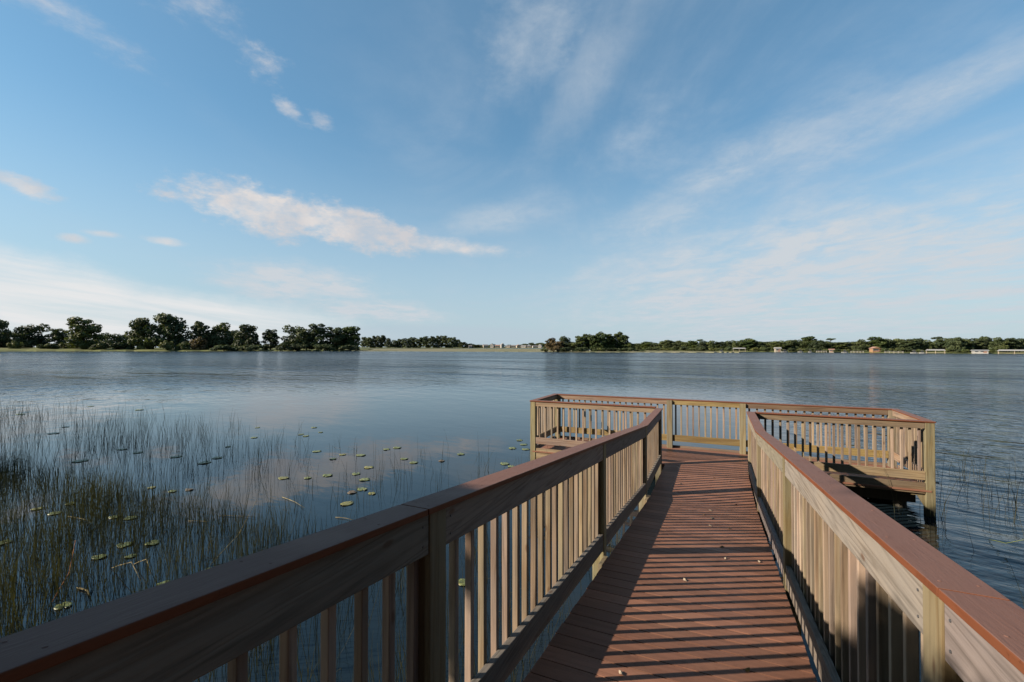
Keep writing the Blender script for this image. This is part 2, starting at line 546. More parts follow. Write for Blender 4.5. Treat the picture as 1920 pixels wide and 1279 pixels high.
# ------------------------------------------------------------------ far land
def spot(t, depth, z=0.0):
    """point at the given depth along the view axis and lateral tangent t"""
    lx = t * depth
    return Vector((CX + lx * math.cos(YAW) - depth * math.sin(YAW), lx * math.sin(YAW) + depth * math.cos(YAW), z))


def tan_(px):
    return (px - 960) / 850.8


def land_mat(name, cols, scale=0.12):
    m, t, b = new_mat(name)
    tcn = t.node('ShaderNodeTexCoord')
    n = t.noise(tcn.outputs['Object'], scale, 6, 0.65)
    n2 = t.noise(tcn.outputs['Object'], scale * 9, 4, 0.6)
    c = t.mix(t.ss(n, 0.38, 0.62), cols[0], cols[1])
    c = t.mix(t.m('MULTIPLY', t.ss(n2, 0.42, 0.7), 0.6), c, cols[2])
    t.l.new(c, b.inputs['Base Color'])
    b.inputs['Roughness'].default_value = 0.95
    b.inputs['Specular IOR Level'].default_value = 0.1
    return m


G_grass = land_mat('shore_grass', ((0.058, 0.071, 0.022), (0.102, 0.109, 0.038), (0.068, 0.058, 0.030)))
G_flat = land_mat('marsh_grass', ((0.142, 0.130, 0.082), (0.102, 0.109, 0.058), (0.177, 0.142, 0.095)), 0.05)
G_bank = land_mat('bank_soil', ((0.061, 0.051, 0.030), (0.048, 0.058, 0.020), (0.082, 0.068, 0.041)), 1.2)


def strip(name, mat, front, back, zf, zb, seed, swell=0.0):
    """low land between a front and a back outline given as (tangent px, depth)"""
    rng = random.Random(seed)
    n = 90
    def at(line, u):
        u = u * (len(line) - 1)
        i = min(int(u), len(line) - 2)
        f = u - i
        return line[i][0] * (1 - f) + line[i + 1][0] * f, line[i][1] * (1 - f) + line[i + 1][1] * f
    mb = MB()
    rows = [(0.0, -0.6), (0.015, zf), (0.05, zf * 1.3 + 0.1), (0.3, (zf + zb) / 2 + 0.1), (1.0, zb)]
    base_rows = rows
    for i in range(n + 1):
        u = i / n
        a, b = at(front, u), at(back, u)
        wob = rng.uniform(-1, 1) * 0.012
        lift = max(0.0, swell * (1 - u * 1.7))
        rows = [(f, z + (lift * (0.45, 1.0, 1.0, 1.0)[k - 1] if k else 0)) for k, (f, z) in enumerate(base_rows)]
        for k, (f, z) in enumerate(rows):
            px = a[0] * (1 - f) + b[0] * f
            d = a[1] * (1 - f) + b[1] * f
            p = spot(tan_(px), d * (1 + (wob if k < 3 else 0)), ZW + z + (rng.uniform(0, 0.12) if k > 1 else 0))
            mb.v.append(tuple(p))
    m = len(rows)
    for i in range(n):
        for k in range(m - 1):
            q = i * m + k
            mb.f.append((q, q + m, q + m + 1, q + 1))
    return tag(mb.build(name, mat), kind='structure')


LEFT = [(-260, 250), (150, 262), (500, 275), (640, 290), (690, 330)]
strip('left_shore', G_grass, LEFT, [(-260, 700), (150, 700), (500, 700), (640, 560), (700, 420)], 0.35, 0.8, 1, 2.0)
strip('marsh_flat', G_flat, [(660, 275), (760, 262), (900, 245), (1010, 232), (1110, 222), (1230, 212), (1330, 206), (1390, 205)],
      [(640, 620), (760, 640), (900, 640), (1010, 560), (1110, 330), (1230, 290), (1330, 240), (1395, 215)], 0.12, 0.2, 2)
strip('far_shore', G_grass, [(560, 840), (900, 860), (1250, 840)], [(560, 1600), (900, 1600), (1250, 1600)], 0.5, 1.5, 3)
RIGHT = [(1150, 330), (1300, 262), (1450, 228), (1600, 200), (1750, 182), (1920, 168), (2150, 150)]
strip('right_shore', G_grass, RIGHT, [(1150, 800), (1300, 760), (1450, 700), (1600, 640), (1750, 600), (1920, 560), (2150, 520)], 0.3, 1.5, 4)
mb = MB()
mb.box(-40, 40, -60, -2.2, -1.5, -0.12)
mb.box(7.0, 40, -2.2, 3.2, -1.5, -0.14)
tag(mb.build('near_bank', G_bank), kind='structure')


# ------------------------------------------------------------------ trees
def leaf_cloud(mb, rng, lobes, n, size, flat=1.0):
    """n small leaf sprays spread through the outer part of each lobe (centre, radii)"""
    vol = [r[0] * r[1] * r[2] for c, r in lobes]
    tot = sum(v ** 0.7 for v in vol)
    for (c, r), v in zip(lobes, vol):
        for _ in range(max(4, int(n * v ** 0.7 / tot))):
            d = Vector((rng.gauss(0, 1), rng.gauss(0, 1), rng.gauss(0, 1))).normalized()
            k = rng.uniform(0.45, 1.08) ** 0.6
            p = Vector((c[0] + d.x * r[0] * k, c[1] + d.y * r[1] * k, c[2] + d.z * r[2] * k))
            nrm = (d * 0.9 + Vector((rng.uniform(-1, 1), rng.uniform(-1, 1), rng.uniform(-0.4, 1.0)))).normalized()
            a = nrm.orthogonal().normalized()
            a = Matrix.Rotation(rng.uniform(0, 6.28), 3, nrm) @ a
            b = nrm.cross(a)
            s = size * rng.uniform(0.55, 1.35)
            i = len(mb.v)
            mb.v += [tuple(p - a * s - b * s * 0.35), tuple(p + b * s * 0.55 - a * s * 0.1 + nrm * s * 0.25),
                     tuple(p + a * s), tuple(p - b * s * 0.7 + a * s * 0.15 - nrm * s * 0.15)]
            mb.f.append((i, i + 1, i + 2, i + 3))


def make_tree(name, kind, seed, mat):
    """unit-height tree: tapered trunk with limbs, crown of leaf sprays"""
    rng = random.Random(seed)
    root = empty(name, (0, 0, -900))
    tr = MB()
    lobes = []
    if kind == 'oak':
        tr.tube([(0, 0, -0.03), (0.01, 0, 0.14), (0.0, 0.01, 0.30), (0.02, 0, 0.62)], [0.034, 0.026, 0.022, 0.008], 7)
        for k in range(15):
            a = k * 2.4 + rng.uniform(-0.5, 0.5)
            zz = rng.choice([0.30, 0.42, 0.55, 0.68, 0.80]) + rng.uniform(-0.05, 0.05)
            rad = 0.40 * math.sqrt(max(0.05, 1 - ((zz - 0.48) / 0.52) ** 2)) * rng.uniform(0.55, 0.95)
            c = (math.cos(a) * rad, math.sin(a) * rad, zz)
            s = rng.uniform(0.11, 0.19)
            lobes.append((c, (s, s, s * rng.uniform(0.65, 0.95))))
            tr.tube([(0, 0, 0.24), (c[0] * 0.5, c[1] * 0.5, 0.24 + (zz - 0.24) * 0.6), c], [0.014, 0.008, 0.003], 5)
        lobes.append(((0, 0, 0.80), (0.20, 0.20, 0.16)))
        lobes.append(((0, 0, 0.55), (0.27, 0.27, 0.24)))
        for k in range(9):
            a = k * 2.4 + 1.0
            lobes.append(((math.cos(a) * 0.30, math.sin(a) * 0.30, rng.uniform(0.16, 0.30)), (0.16, 0.16, 0.13)))
        n, size = 3600, 0.036
    elif kind == 'tall':
        tr.tube([(0, 0, -0.03), (0.01, 0.01, 0.35), (0, 0, 0.85)], [0.022, 0.016, 0.005], 6)
        for k in range(14):
            a = k * 2.4
            zz = 0.34 + 0.6 * k / 13 + rng.uniform(-0.03, 0.03)
            rad = (0.20 * (1 - ((zz - 0.55) / 0.60) ** 2) + 0.02) * rng.uniform(0.6, 1.05)
            c = (math.cos(a) * rad, math.sin(a) * rad, zz)
            s = rng.uniform(0.075, 0.13)
            lobes.append((c, (s, s, s * 0.8)))
            tr.tube([(0, 0, zz - 0.10), c], [0.008, 0.003], 5)
        lobes.append(((0, 0, 0.6), (0.13, 0.13, 0.28)))
        for k in range(7):
            a = k * 2.4 + 1.0
            lobes.append(((math.cos(a) * 0.15, math.sin(a) * 0.15, rng.uniform(0.12, 0.30)), (0.10, 0.10, 0.12)))
        n, size = 2800, 0.032
    elif kind == 'pine':
        tr.tube([(0, 0, -0.03), (0.012, 0, 0.4), (-0.008, 0.005, 0.7), (0, 0, 0.95)], [0.018, 0.014, 0.010, 0.003], 6)
        for k in range(12):
            a = k * 2.4 + rng.uniform(-0.4, 0.4)
            zz = 0.50 + 0.44 * k / 11
            rad = 0.19 * (1.15 - zz) / 0.6 * rng.uniform(0.6, 1.2)
            c = (math.cos(a) * rad, math.sin(a) * rad, zz + 0.02)
            s = rng.uniform(0.06, 0.10)
            lobes.append((c, (s, s, s * 0.6)))
            tr.tube([(0, 0, zz - 0.02), c], [0.006, 0.002], 5)
        lobes.append(((0, 0, 0.93), (0.06, 0.06, 0.07)))
        n, size = 1000, 0.024
    elif kind == 'umbrella':
        tr.tube([(0, 0, -0.03), (0.015, 0, 0.45), (0.0, 0.01, 0.86)], [0.016, 0.012, 0.006], 6)
        for k in range(8):
            a = k * 2.4
            rad = rng.uniform(0.05, 0.2)
            c = (math.cos(a) * rad, math.sin(a) * rad, rng.uniform(0.84, 0.95))
            lobes.append((c, (0.09, 0.09, 0.045)))
            tr.tube([(0, 0, 0.76), c], [0.006, 0.002], 5)
        n, size = 600, 0.024
    else:                                   # shrub
        for k in range(6):
            a = k * 2.4
            tr.tube([(0, 0, -0.05), (math.cos(a) * 0.2, math.sin(a) * 0.2, 0.4)], [0.02, 0.008], 5)
        for k in range(11):
            a = k * 2.4
            rad = rng.uniform(0.15, 0.55)
            zz = rng.uniform(0.22, 0.82) * (1 - rad * 0.5)
            s = rng.uniform(0.18, 0.28)
            lobes.append(((math.cos(a) * rad, math.sin(a) * rad, zz), (s, s, s * 0.85)))
        n, size = 1400, 0.07
    cr = MB()
    leaf_cloud(cr, rng, lobes, n, size)
    tr.build('stem' if kind == 'shrub' else 'trunk', M_bark, root, smooth=True)
    cr.build('crown', mat, root)
    return root


PROTO = {}
def proto(kind, mat, k):
    key = (kind, mat.name, k)
    if key not in PROTO:
        nm = {'oak': 'oak_tree', 'tall': 'broadleaf_tree', 'pine': 'pine_tree', 'umbrella': 'umbrella_pine', 'shrub': 'shrub'}[kind]
        PROTO[key] = [make_tree(nm, kind, 100 + 17 * k + len(kind) * 7 + len(mat.name), mat), False]
    return PROTO[key]


TR = random.Random(5)
def tree(kind, mat, px, depth, top, width, label, cat='tree', group=None, base=None):
    """tree at lateral tangent px, given depth; top: image height of its tip, used as elevation tangent; width in same unit"""
    p = proto(kind, mat, TR.randrange(3))
    z0 = (ZW + 0.5) if base is None else base
    h = (650.6 - top) / 850.8 * depth + CZ - z0
    wid = width / 850.8 * depth * (1.0 / math.hypot(1, tan_(px)) ** 0.5)
    nat = {'oak': 1.0, 'tall': 0.56, 'pine': 0.46, 'umbrella': 0.5, 'shrub': 1.5}[kind]
    loc = spot(tan_(px), depth, z0)
    sx = wid / nat
    rz = TR.uniform(0, 6.28)
    if not p[1]:
        p[1] = True
        o = p[0]
        o.location = loc; o.rotation_euler = (0, 0, rz); o.scale = (sx, sx, h)
    else:
        o = dup(p[0], loc, rz, (sx, sx, h))
    for k in ('label', 'category', 'group'):
        if k in o:
            del o[k]
    tag(o, label, cat, group)
    return o


G1 = 'trees on the left shore'
tree('oak', F_dark, -6, 285, 595, 62, 'dark tree cut by the left edge of the picture on the left shore', group=G1)
tree('oak', F_dark, 60, 290, 606, 66, 'dark spreading oak on the left shore, left of the lone rounded tree', group=G1)
tree('oak', F_dark, 26, 300, 620, 50, 'low dark tree between the edge of the picture and the spreading oak', group=G1)
tree('tall', F_dark, 108, 292, 616, 40, 'smaller dark tree beside the lone rounded tree on the left shore', group=G1)
tree('tall', F_oak, 157, 280, 596, 62, 'lone rounded tree with sunlit green crown on the left shore', group=G1)
tree('oak', F_oak, 264, 285, 593, 62, 'green oak leaning against the tallest tree of the left shore', group=G1)
tree('oak', F_dark, 316, 288, 586, 80, 'tallest and broadest dark oak on the left shore', group=G1)
tree('tall', F_dark, 376, 288, 604, 40, 'narrow dark tree first in the clump right of the tallest oak', group=G1)
tree('oak', F_dark, 415, 294, 604, 54, 'dark oak second in the clump right of the tallest oak', group=G1)
tree('oak', F_dark, 463, 290, 606, 58, 'broad dark oak ending the clump right of the tallest oak', group=G1)
tree('tall', F_dark, 507, 290, 617, 34, 'small open tree standing alone between two dark clumps', group=G1)
tree('oak', F_dark, 556, 294, 609, 56, 'spreading dark oak first in the clump at the tip of the left shore', group=G1)
tree('tall', F_dark, 594, 296, 608, 42, 'tall dark tree in the middle of the clump at the shore tip', group=G1)
tree('tall', F_dark, 625, 300, 613, 42, 'dark tree before the rounded yellow green one at the shore tip', group=G1)
tree('tall', F_pine, 657, 304, 612, 42, 'rounded yellow green tree last on the tip of the left shore', group=G1)
tree('oak', F_dark, 575, 310, 622, 44, 'low dark tree behind the clump at the shore tip', group=G1)
tree('oak', F_dark, 640, 312, 624, 44, 'low dark tree behind the rounded yellow green one', group=G1)
tree('oak', F_dark, 440, 312, 618, 56, 'low dark tree behind the clump right of the tallest oak', group=G1)
tree('oak', F_dark, 390, 315, 622, 50, 'dim low tree behind the narrow dark tree', group=G1)
tree('oak', F_dark, 215, 330, 624, 62, 'low hazy tree in the dip between the lone rounded tree and the oaks', group=G1)
tree('oak', F_dark, 190, 340, 627, 46, 'dim low tree just right of the lone rounded tree', group=G1)
for k, (px, top, wd, mt, lb) in enumerate([
        (28, 636, 30, F_shrub, 'yellow green bush at the foot of the trees by the left edge'),
        (92, 641, 40, F_oak, 'dark green bush at the foot of the smaller dark tree'),
        (130, 637, 36, F_shrub, 'light bush at the foot of the lone rounded tree, on its left'),
        (185, 640, 34, F_oak, 'dark bush at the foot of the lone rounded tree, on its right'),
        (228, 638, 44, F_dark, 'dark bush in the dip before the tallest oak'),
        (274, 632, 34, F_shrub, 'bright yellow green bush in front of the leaning green oak'),
        (312, 634, 30, F_shrub, 'light bush in front of the tallest oak trunk'),
        (345, 638, 36, F_oak, 'dull green bush right of the tallest oak'),
        (372, 628, 36, F_rust, 'brownish bush in front of the narrow dark tree'),
        (420, 643, 54, F_dark, 'low dark bush under the clump right of the tallest oak'),
        (470, 643, 46, F_dark, 'low dark bush under the broad dark oak ending the clump'),
        (556, 641, 44, F_dark, 'low dark bush under the spreading oak at the shore tip'),
        (610, 643, 50, F_dark, 'low dark bush in the middle of the shore tip'),
        (529, 640, 30, F_dark, 'added dark bush closing the gap right of the small open tree'),  # added bush, keeps the bright gap from streaking in the water reflection
        (655, 643, 42, F_dark, 'low dark bush under the rounded yellow green tree')]):
    tree('shrub', mt, px, 274 + k % 3 * 4, top, wd, lb, 'bush', 'bushes along the left shore')
for px, top in [(684, 631), (694, 633), (704, 629), (716, 629), (729, 633), (741, 637), (752, 635), (763, 634), (775, 632), (788, 633), (800, 631), (812, 631), (824, 629), (836, 630), (848, 632), (858, 636), (868, 641), (880, 644), (893, 646)]:
    tree('tall' if px % 3 else 'oak', F_dark, px, 880 + px % 7 * 8, top, 19, 'dark tree in the distant row between the left shore and the white houses', group='distant tree row')
for px, top in [(902, 646), (922, 645), (938, 646), (955, 646), (972, 646), (985, 644), (998, 642), (1008, 643), (1016, 642), (1028, 641)]:
    tree('oak', F_oak, px, 985 + px % 5 * 10, top, 20, 'small hazy tree behind the distant white houses', group='trees behind the white houses')
G2 = 'trees on the small wooded island'
tree('tall', F_rust, 1033, 240, 634, 22, 'thin rusty tree at the left end of the island', group=G2)
tree('oak', F_rust, 1045, 238, 638, 30, 'low rusty brown tree near the left end of the island', group=G2)
tree('oak', F_dark, 1058, 243, 630, 32, 'dark rounded tree on the left part of the island', group=G2)
tree('oak', F_oak, 1074, 240, 640, 28, 'low green tree in the notch of the island outline', group=G2)
for px, top, lb in [(1089, 630, 'first pine right of the notch in the island outline'), (1103, 626, 'second pine right of the island notch'),
                    (1116, 627, 'pine left of the island middle, shorter than its right neighbour'), (1128, 624, 'tall pine in the middle of the island'),
                    (1142, 626, 'pine just right of the island middle'), (1158, 624, 'tallest pointed pine of the island, near its right end'),
                    (1169, 628, 'last tall pine at the right end of the island')]:
    tree('tall', F_pine, px, 240 + px % 4 * 2, top, 25, lb, group=G2)
tree('oak', F_pine, 1180, 242, 641, 28, 'low green tree ending the island on the right', group=G2)
tree('oak', F_pine, 1110, 250, 636, 34, 'broad green tree low behind the first island pines', group=G2)
tree('oak', F_pine, 1140, 252, 636, 34, 'broad green tree low behind the middle island pines', group=G2)
for px, top, wd, mt, lb in [(1022, 651, 18, F_shrub, 'pale low bush off the left end of the island'), (1038, 650, 24, F_rust, 'rusty low bush in front of the thin rusty tree'),
                            (1060, 650, 30, F_dark, 'dark low bush under the dark rounded island tree'), (1090, 650, 34, F_dark, 'dark low bush under the first island pines'),
                            (1122, 651, 34, F_oak, 'green low bush under the tall middle pine'), (1150, 650, 34, F_dark, 'dark low bush under the tallest pointed pine'),
                            (1178, 651, 30, F_dark, 'dark low bush at the right end of the island'), (1200, 655, 26, F_dark, 'flat dark bush trailing off the right end of the island')]:
    tree('shrub', mt, px, 232, top, wd, lb, 'bush', 'bushes around the island', ZW + 0.15)


def shore_depth(px):
    for (a, da), (b, db) in zip(RIGHT, RIGHT[1:]):
        if px <= b:
            return da + (db - da) * (px - a) / (b - a)
    return RIGHT[-1][1]


G3 = 'trees along the right shore'
special = {1516: 'highest green tree left of the lone flat topped pine on the right shore', 1645: 'highest broad tree above the orange house',
           1850: 'highest dark tree near the right edge, above the white house'}
rows = [(1196, 644), (1213, 641), (1228, 642), (1242, 639), (1256, 637), (1270, 638), (1286, 640), (1300, 639), (1318, 641), (1334, 638), (1350, 640), (1366, 638), (1384, 638),
        (1404, 636), (1424, 640), (1442, 640), (1462, 640), (1480, 636), (1500, 635), (1516, 631), (1532, 637), (1548, 641), (1575, 642), (1595, 640), (1615, 636),
        (1645, 631), (1662, 634), (1682, 634), (1700, 635), (1718, 634), (1738, 636), (1775, 634), (1792, 632), (1810, 633), (1830, 634), (1850, 630),
        (1872, 631), (1892, 634), (1912, 633), (1934, 632), (1956, 634), (1985, 632)]
for i, (px, top) in enumerate(rows):
    mt = (F_oak, F_pine, F_dark, F_oak, F_oak, F_dark)[i % 6] if px < 1700 else (F_oak, F_dark, F_dark)[i % 3]
    tree(('oak', 'tall', 'oak')[i % 3], mt, px, shore_depth(px) + 12 + i % 4 * 3, top + TR.uniform(-0.8, 0.8), 27 if px < 1400 else 36,
         special.get(px, 'green tree in the unbroken line of trees along the right shore'), group=G3)
for i, px in enumerate(range(1190, 2010, 22)):
    tree('oak', F_dark, px + TR.uniform(-4, 4), shore_depth(px) + 34, 642 + TR.uniform(-2.5, 1.5) - (px - 1190) / 820 * 4, 36,
         'dim tree in the second row behind the line of trees on the right shore', group='second row of trees on the right shore')
tree('umbrella', F_dark, 1312, shore_depth(1312) + 40, 636, 16, 'small flat topped pine rising over the trees left of the grey roofed boathouse', group='flat topped pines')
tree('umbrella', F_dark, 1558, shore_depth(1558) + 40, 634, 20, 'lone flat topped pine left of the orange house', group='flat topped pines')
tree('umbrella', F_dark, 1757, shore_depth(1757) + 40, 631, 24, 'flat topped pine above the low boathouse near the right edge', group='flat topped pines')
for i, px in enumerate(range(1215, 1990, 17)):
    if any(a - 6 < px < b + 6 for a, b in ((1374, 1398), (1453, 1476), (1628, 1651), (1740, 1768), (1823, 1851), (1878, 1960))):
        continue
    tree('shrub', (F_oak, F_dark, F_shrub, F_oak, F_dark)[i % 5], px + TR.uniform(-4, 4), shore_depth(px) + 7, 650 + TR.uniform(-2, 2) + (px - 1215) / 770 * 4, 22,
         'bush under the line of trees along the right shore', 'bush', 'bushes along the right shore')


# ------------------------------------------------------------------ houses, boathouses, docks on the far shores
def house(px, depth, wm, hm, dm, wall, roof, label, turn=0.0, group=None, ridge_x=True, base=None, wins=2):
    z0 = ZW + 0.5 if base is None else base
    t = tan_(px)
    rz = YAW - math.atan(t) * 0.9 + turn
    h = tag(empty('house', spot(t, depth, z0), rz), label, 'house', group)
    MB().box(-wm / 2, wm / 2, -dm / 2, dm / 2, -0.5, hm).build('wall', wall, h)
    ro = MB()
    e = 0.35
    rh = hm * 0.42
    if ridge_x:
        A = [(-wm / 2 - e, -dm / 2 - e, hm), (wm / 2 + e, -dm / 2 - e, hm), (wm / 2 + e, dm / 2 + e, hm), (-wm / 2 - e, dm / 2 + e, hm), (-wm / 2 - e, 0, hm + rh), (wm / 2 + e, 0, hm + rh)]
        ro.v = A; ro.f = [(0, 1, 5, 4), (2, 3, 4, 5), (1, 2, 5), (3, 0, 4), (3, 2, 1, 0)]
    else:
        A = [(-wm / 2 - e, -dm / 2 - e, hm), (-wm / 2 - e, dm / 2 + e, hm), (wm / 2 + e, dm / 2 + e, hm), (wm / 2 + e, -dm / 2 - e, hm), (0, -dm / 2 - e, hm + rh * 1.3), (0, dm / 2 + e, hm + rh * 1.3)]
        ro.v = A; ro.f = [(0, 4, 5, 1), (3, 2, 5, 4), (0, 3, 4), (2, 1, 5), (0, 1, 2, 3)]
    ro.build('roof', roof, h)
    if not ridge_x:
        g = MB()
        g.v = [(-wm / 2, -dm / 2 - e - 0.02, hm + 0.02), (wm / 2, -dm / 2 - e - 0.02, hm + 0.02), (0, -dm / 2 - e - 0.02, hm + rh * 1.2)]
        g.f = [(0, 1, 2)]
        g.build('gable', wall, h)
    for k in range(wins):
        x = -wm / 2 + wm * (k + 0.6) / (wins + 0.7)
        f = MB().box(x - 0.55, x + 0.55, -dm / 2 - 0.06, -dm / 2 - 0.003, hm * 0.42, hm * 0.8).build('window', M_white, h)
        MB().box(x - 0.45, x + 0.45, -dm / 2 - 0.09, -dm / 2 - 0.063, hm * 0.46, hm * 0.76).build('pane', M_glass, f)
    x = wm / 2 - 0.9
    MB().box(x - 0.5, x + 0.5, -dm / 2 - 0.07, -dm / 2 - 0.003, 0.0, min(2.1, hm * 0.7)).build('door', M_redroof, h)
    return h


HG = 'white houses on the distant shore'
hs = [(882, 6, 4.2, M_white, M_roof, True, 'low white house first on the left of the distant row, partly behind dark trees'),
      (895, 9, 4.6, M_white, M_redroof, True, 'wide white house with brown roof, second in the distant row'),
      (910, 8, 6.2, M_cream, M_roof, True, 'cream house with grey roof between two white gables'),
      (923, 6, 7.2, M_white, M_roof, False, 'tall white gable house left of the brown roofed one'),
      (933, 9, 5.6, M_cream, M_redroof, True, 'cream house with brown roof between the two tall white gables'),
      (942, 5.5, 7.6, M_white, M_roof, False, 'tallest white gable house in the distant row'),
      (953, 8, 4.6, M_cream, M_roof, True, 'low grey roofed house just right of the tallest gable'),
      (963, 8, 5.2, M_cream, M_roof, True, 'cream house in the right half of the distant row'),
      (972, 7, 5.6, M_cream, M_redroof, False, 'cream gable house in the right half of the distant row'),
      (982, 9, 4.8, M_white, M_roof, True, 'white house under a dark tree in the right half of the row'),
      (992, 7, 4.6, M_cream, M_roof, True, 'cream house second from the right in the distant row'),
      (1003, 9, 4.2, M_white, M_roof, True, 'low white house before the island end of the row'),
      (1013, 6, 6.2, M_white, M_roof, False, 'white house with tall front right beside the island')]
for i, (px, wm, hm, wl, rf, rx, lb) in enumerate(hs):
    house(px, 905 + (i * 37) % 23, wm * 1.15, hm * 0.8, 8, wl, rf, lb, (i % 3 - 1) * 0.25, HG, rx, ZW + 0.7)
RG = 'houses on the right shore'
house(1640, shore_depth(1640) + 7, 2.8, 1.5, 3, M_orange, M_redroof, 'two storey orange house among dark trees on the right shore', 0.35, RG, False, ZW + 0.4)
house(1837, shore_depth(1837) + 4, 4.2, 0.85, 3.0, M_white, M_metal_roof, 'low white house with pale roof by the water near the right edge', 0.1, RG, True, ZW + 0.3)
house(1559, shore_depth(1559) + 5, 1.7, 1.0, 1.6, M_cream, M_redroof, 'tiny cream hut below the lone flat topped pine', 0, RG, True, ZW + 0.3, 1)
house(1458, shore_depth(1458) + 4, 2.5, 1.5, 2.2, M_cream, M_metal_roof, 'small cream cottage with pale roof by two white boats', 0.2, RG, True, ZW + 0.3, 1)


def boathouse(px, depth, wm, hm, label):
    t = tan_(px)
    h = tag(empty('boathouse', spot(t, depth, ZW), YAW - math.atan(t)), label, 'boathouse', 'boathouses on the right shore')
    for sx in (-1, 0, 1):
        for sy in (-1, 1):
            x, y = sx * (wm / 2 - 0.15), sy * 1.2
            MB().box(x - 0.07, x + 0.07, y - 0.07, y + 0.07, -0.8, hm).build('post', M_plank, h)
    r = MB()
    e = 0.25
    r.v = [(-wm / 2 - e, -1.5, hm), (wm / 2 + e, -1.5, hm), (wm / 2 + e, 1.5, hm), (-wm / 2 - e, 1.5, hm), (-wm / 2 + 0.3, 0, hm + 0.5), (wm / 2 - 0.3, 0, hm + 0.5)]
    r.f = [(0, 1, 5, 4), (2, 3, 4, 5), (1, 2, 5), (3, 0, 4), (3, 2, 1, 0)]
    r.build('roof', M_metal_roof, h)
    MB().box(-wm / 2, wm / 2, -1.3, 1.3, 0.32, 0.40).build('deck', M_plank, h)
    return h


boathouse(1386, shore_depth(1386) - 2, 6.0, 1.7, 'grey roofed boathouse on the water in the middle of the right shore')
boathouse(1754, shore_depth(1754) - 2, 5.6, 1.2, 'low boathouse with pale roof right of the two white boats')
boathouse(1902, shore_depth(1902) - 2, 8.4, 1.15, 'long white roofed boathouse at the right edge of the picture')


def boat(px, depth, L, label, cabin=True):
    t = tan_(px)
    b = tag(empty('boat', spot(t, depth, ZW), YAW - math.atan(t) + 0.3), label, 'boat', 'boats moored on the right shore')
    m = MB()
    W = L * 0.34
    prof = [(-0.5, 0.8, 0.0), (-0.15, 1.0, 0.0), (0.25, 0.8, 0.02), (0.5, 0.06, 0.10)]
    for u, k, up in prof:
        for sx in (-1, 1):
            m.v += [(u * L, sx * W / 2 * k * 0.6, -0.12 + up), (u * L, sx * W / 2 * k, 0.42 + up)]
    for i in range(3):
        q = i * 4
        m.f += [(q, q + 4, q + 5, q + 1), (q + 2, q + 3, q + 7, q + 6), (q + 1, q + 5, q + 7, q + 3), (q, q + 2, q + 6, q + 4)]
    m.f += [(0, 1, 3, 2), (12, 14, 15, 13)]
    m.build('hull', M_white, b)
    if cabin:
        MB().box(-L * 0.12, L * 0.16, -W * 0.3, W * 0.3, 0.43, 0.9).build('windscreen', M_glass, b)
        MB().box(-L * 0.2, L * 0.2, -W * 0.38, W * 0.38, 1.25, 1.31).build('canopy', M_white, b)
        for x in (-L * 0.18, L * 0.18):
            for y in (-W * 0.35, W * 0.35):
                MB().box(x - 0.025, x + 0.025, y - 0.025, y + 0.025, 0.42, 1.25).build('canopy_post', M_steel, b)
    return b


for px, L, lb in [(1353, 1.8, 'small white boat left of the grey roofed boathouse'), (1471, 3.0, 'white boat with canopy right of the small cream cottage'),
                  (1501, 2.2, 'white boat left of the highest green tree'), (1519, 1.6, 'smallest white boat under the highest green tree'),
                  (1584, 2.4, 'white boat right of the tiny cream hut'), (1714, 2.3, 'white boat right of the long pale dock'),
                  (1729, 2.0, 'white boat beside the low pale roofed boathouse')]:
    boat(px, shore_depth(px) - 2.5, L, lb)


def dock(px, depth, L, label):
    t = tan_(px)
    d = tag(empty('dock', spot(t, depth, ZW), YAW - math.atan(t)), label, 'dock', 'small docks on the right shore')
    MB().box(-L / 2, L / 2, -0.7, 0.7, 0.35, 0.45).build('deck', M_cream, d)
    for k in range(5):
        x = -L / 2 + L * (k + 0.1) / 4.2
        MB().box(x - 0.07, x + 0.07, -0.6, -0.46, -0.8, 0.75).build('post', M_white, d)
    MB().box(-L / 2, L / 2, -0.58, -0.5, 0.78, 0.84).build('handrail', M_white, d)
    return d


dock(1676, shore_depth(1676) - 3, 6.0, 'long pale dock with white handrail right of the orange house')
dock(1607, shore_depth(1607) - 3, 4.5, 'pale dock between the tiny cream hut and the orange house')
dock(1540, shore_depth(1540) - 3, 4.0, 'short pale dock left of the tiny cream hut')

# ------------------------------------------------------------------ boardwalk
SLOPE, YB = 0.103, 7.0
WK = 1.41                                    # clear width between the cap edges
def dk(y):
    return SLOPE * max(0.0, YB - y)


walk = tag(empty('boardwalk', (0.7, 4.0, ZW)), 'red brown boardwalk ramp with weathered wooden railings leading down to the platform', 'boardwalk')
walk.location = (0, 0, 0)
HLR = {-1: 1.05, 1: 1.075}                   # cap height left, right
PY = [-1.35, 1.46, 4.25, 7.0, 8.96]
Y_END = 9.03


def pieces(y0, y1):
    """split a run at the bend of the ramp"""
    return [(y0, y1)] if y1 <= YB or y0 >= YB else [(y0, YB), (YB, y1)]


dm = MB()
y = -3.0
while y < 9.03:
    y1 = min(y + 0.140, 9.03)
    j = random.Random(int(y * 100)).uniform(-0.004, 0.004)
    dm.yboard(0.030 + j, 1.425 + j, y, y1, lambda q: dk(q) - 0.028, lambda q: dk(q))
    y += 0.146
dm.build('deck', P_deck, walk, 0.002)
for x in (0.10, 0.70, 1.30):
    for a, b in pieces(-3.0, 8.9):
        MB().yboard(x, x + 0.04, a, b, lambda q: dk(q) - 0.24, lambda q: dk(q) - 0.03).build('joist', W_board_y, walk)

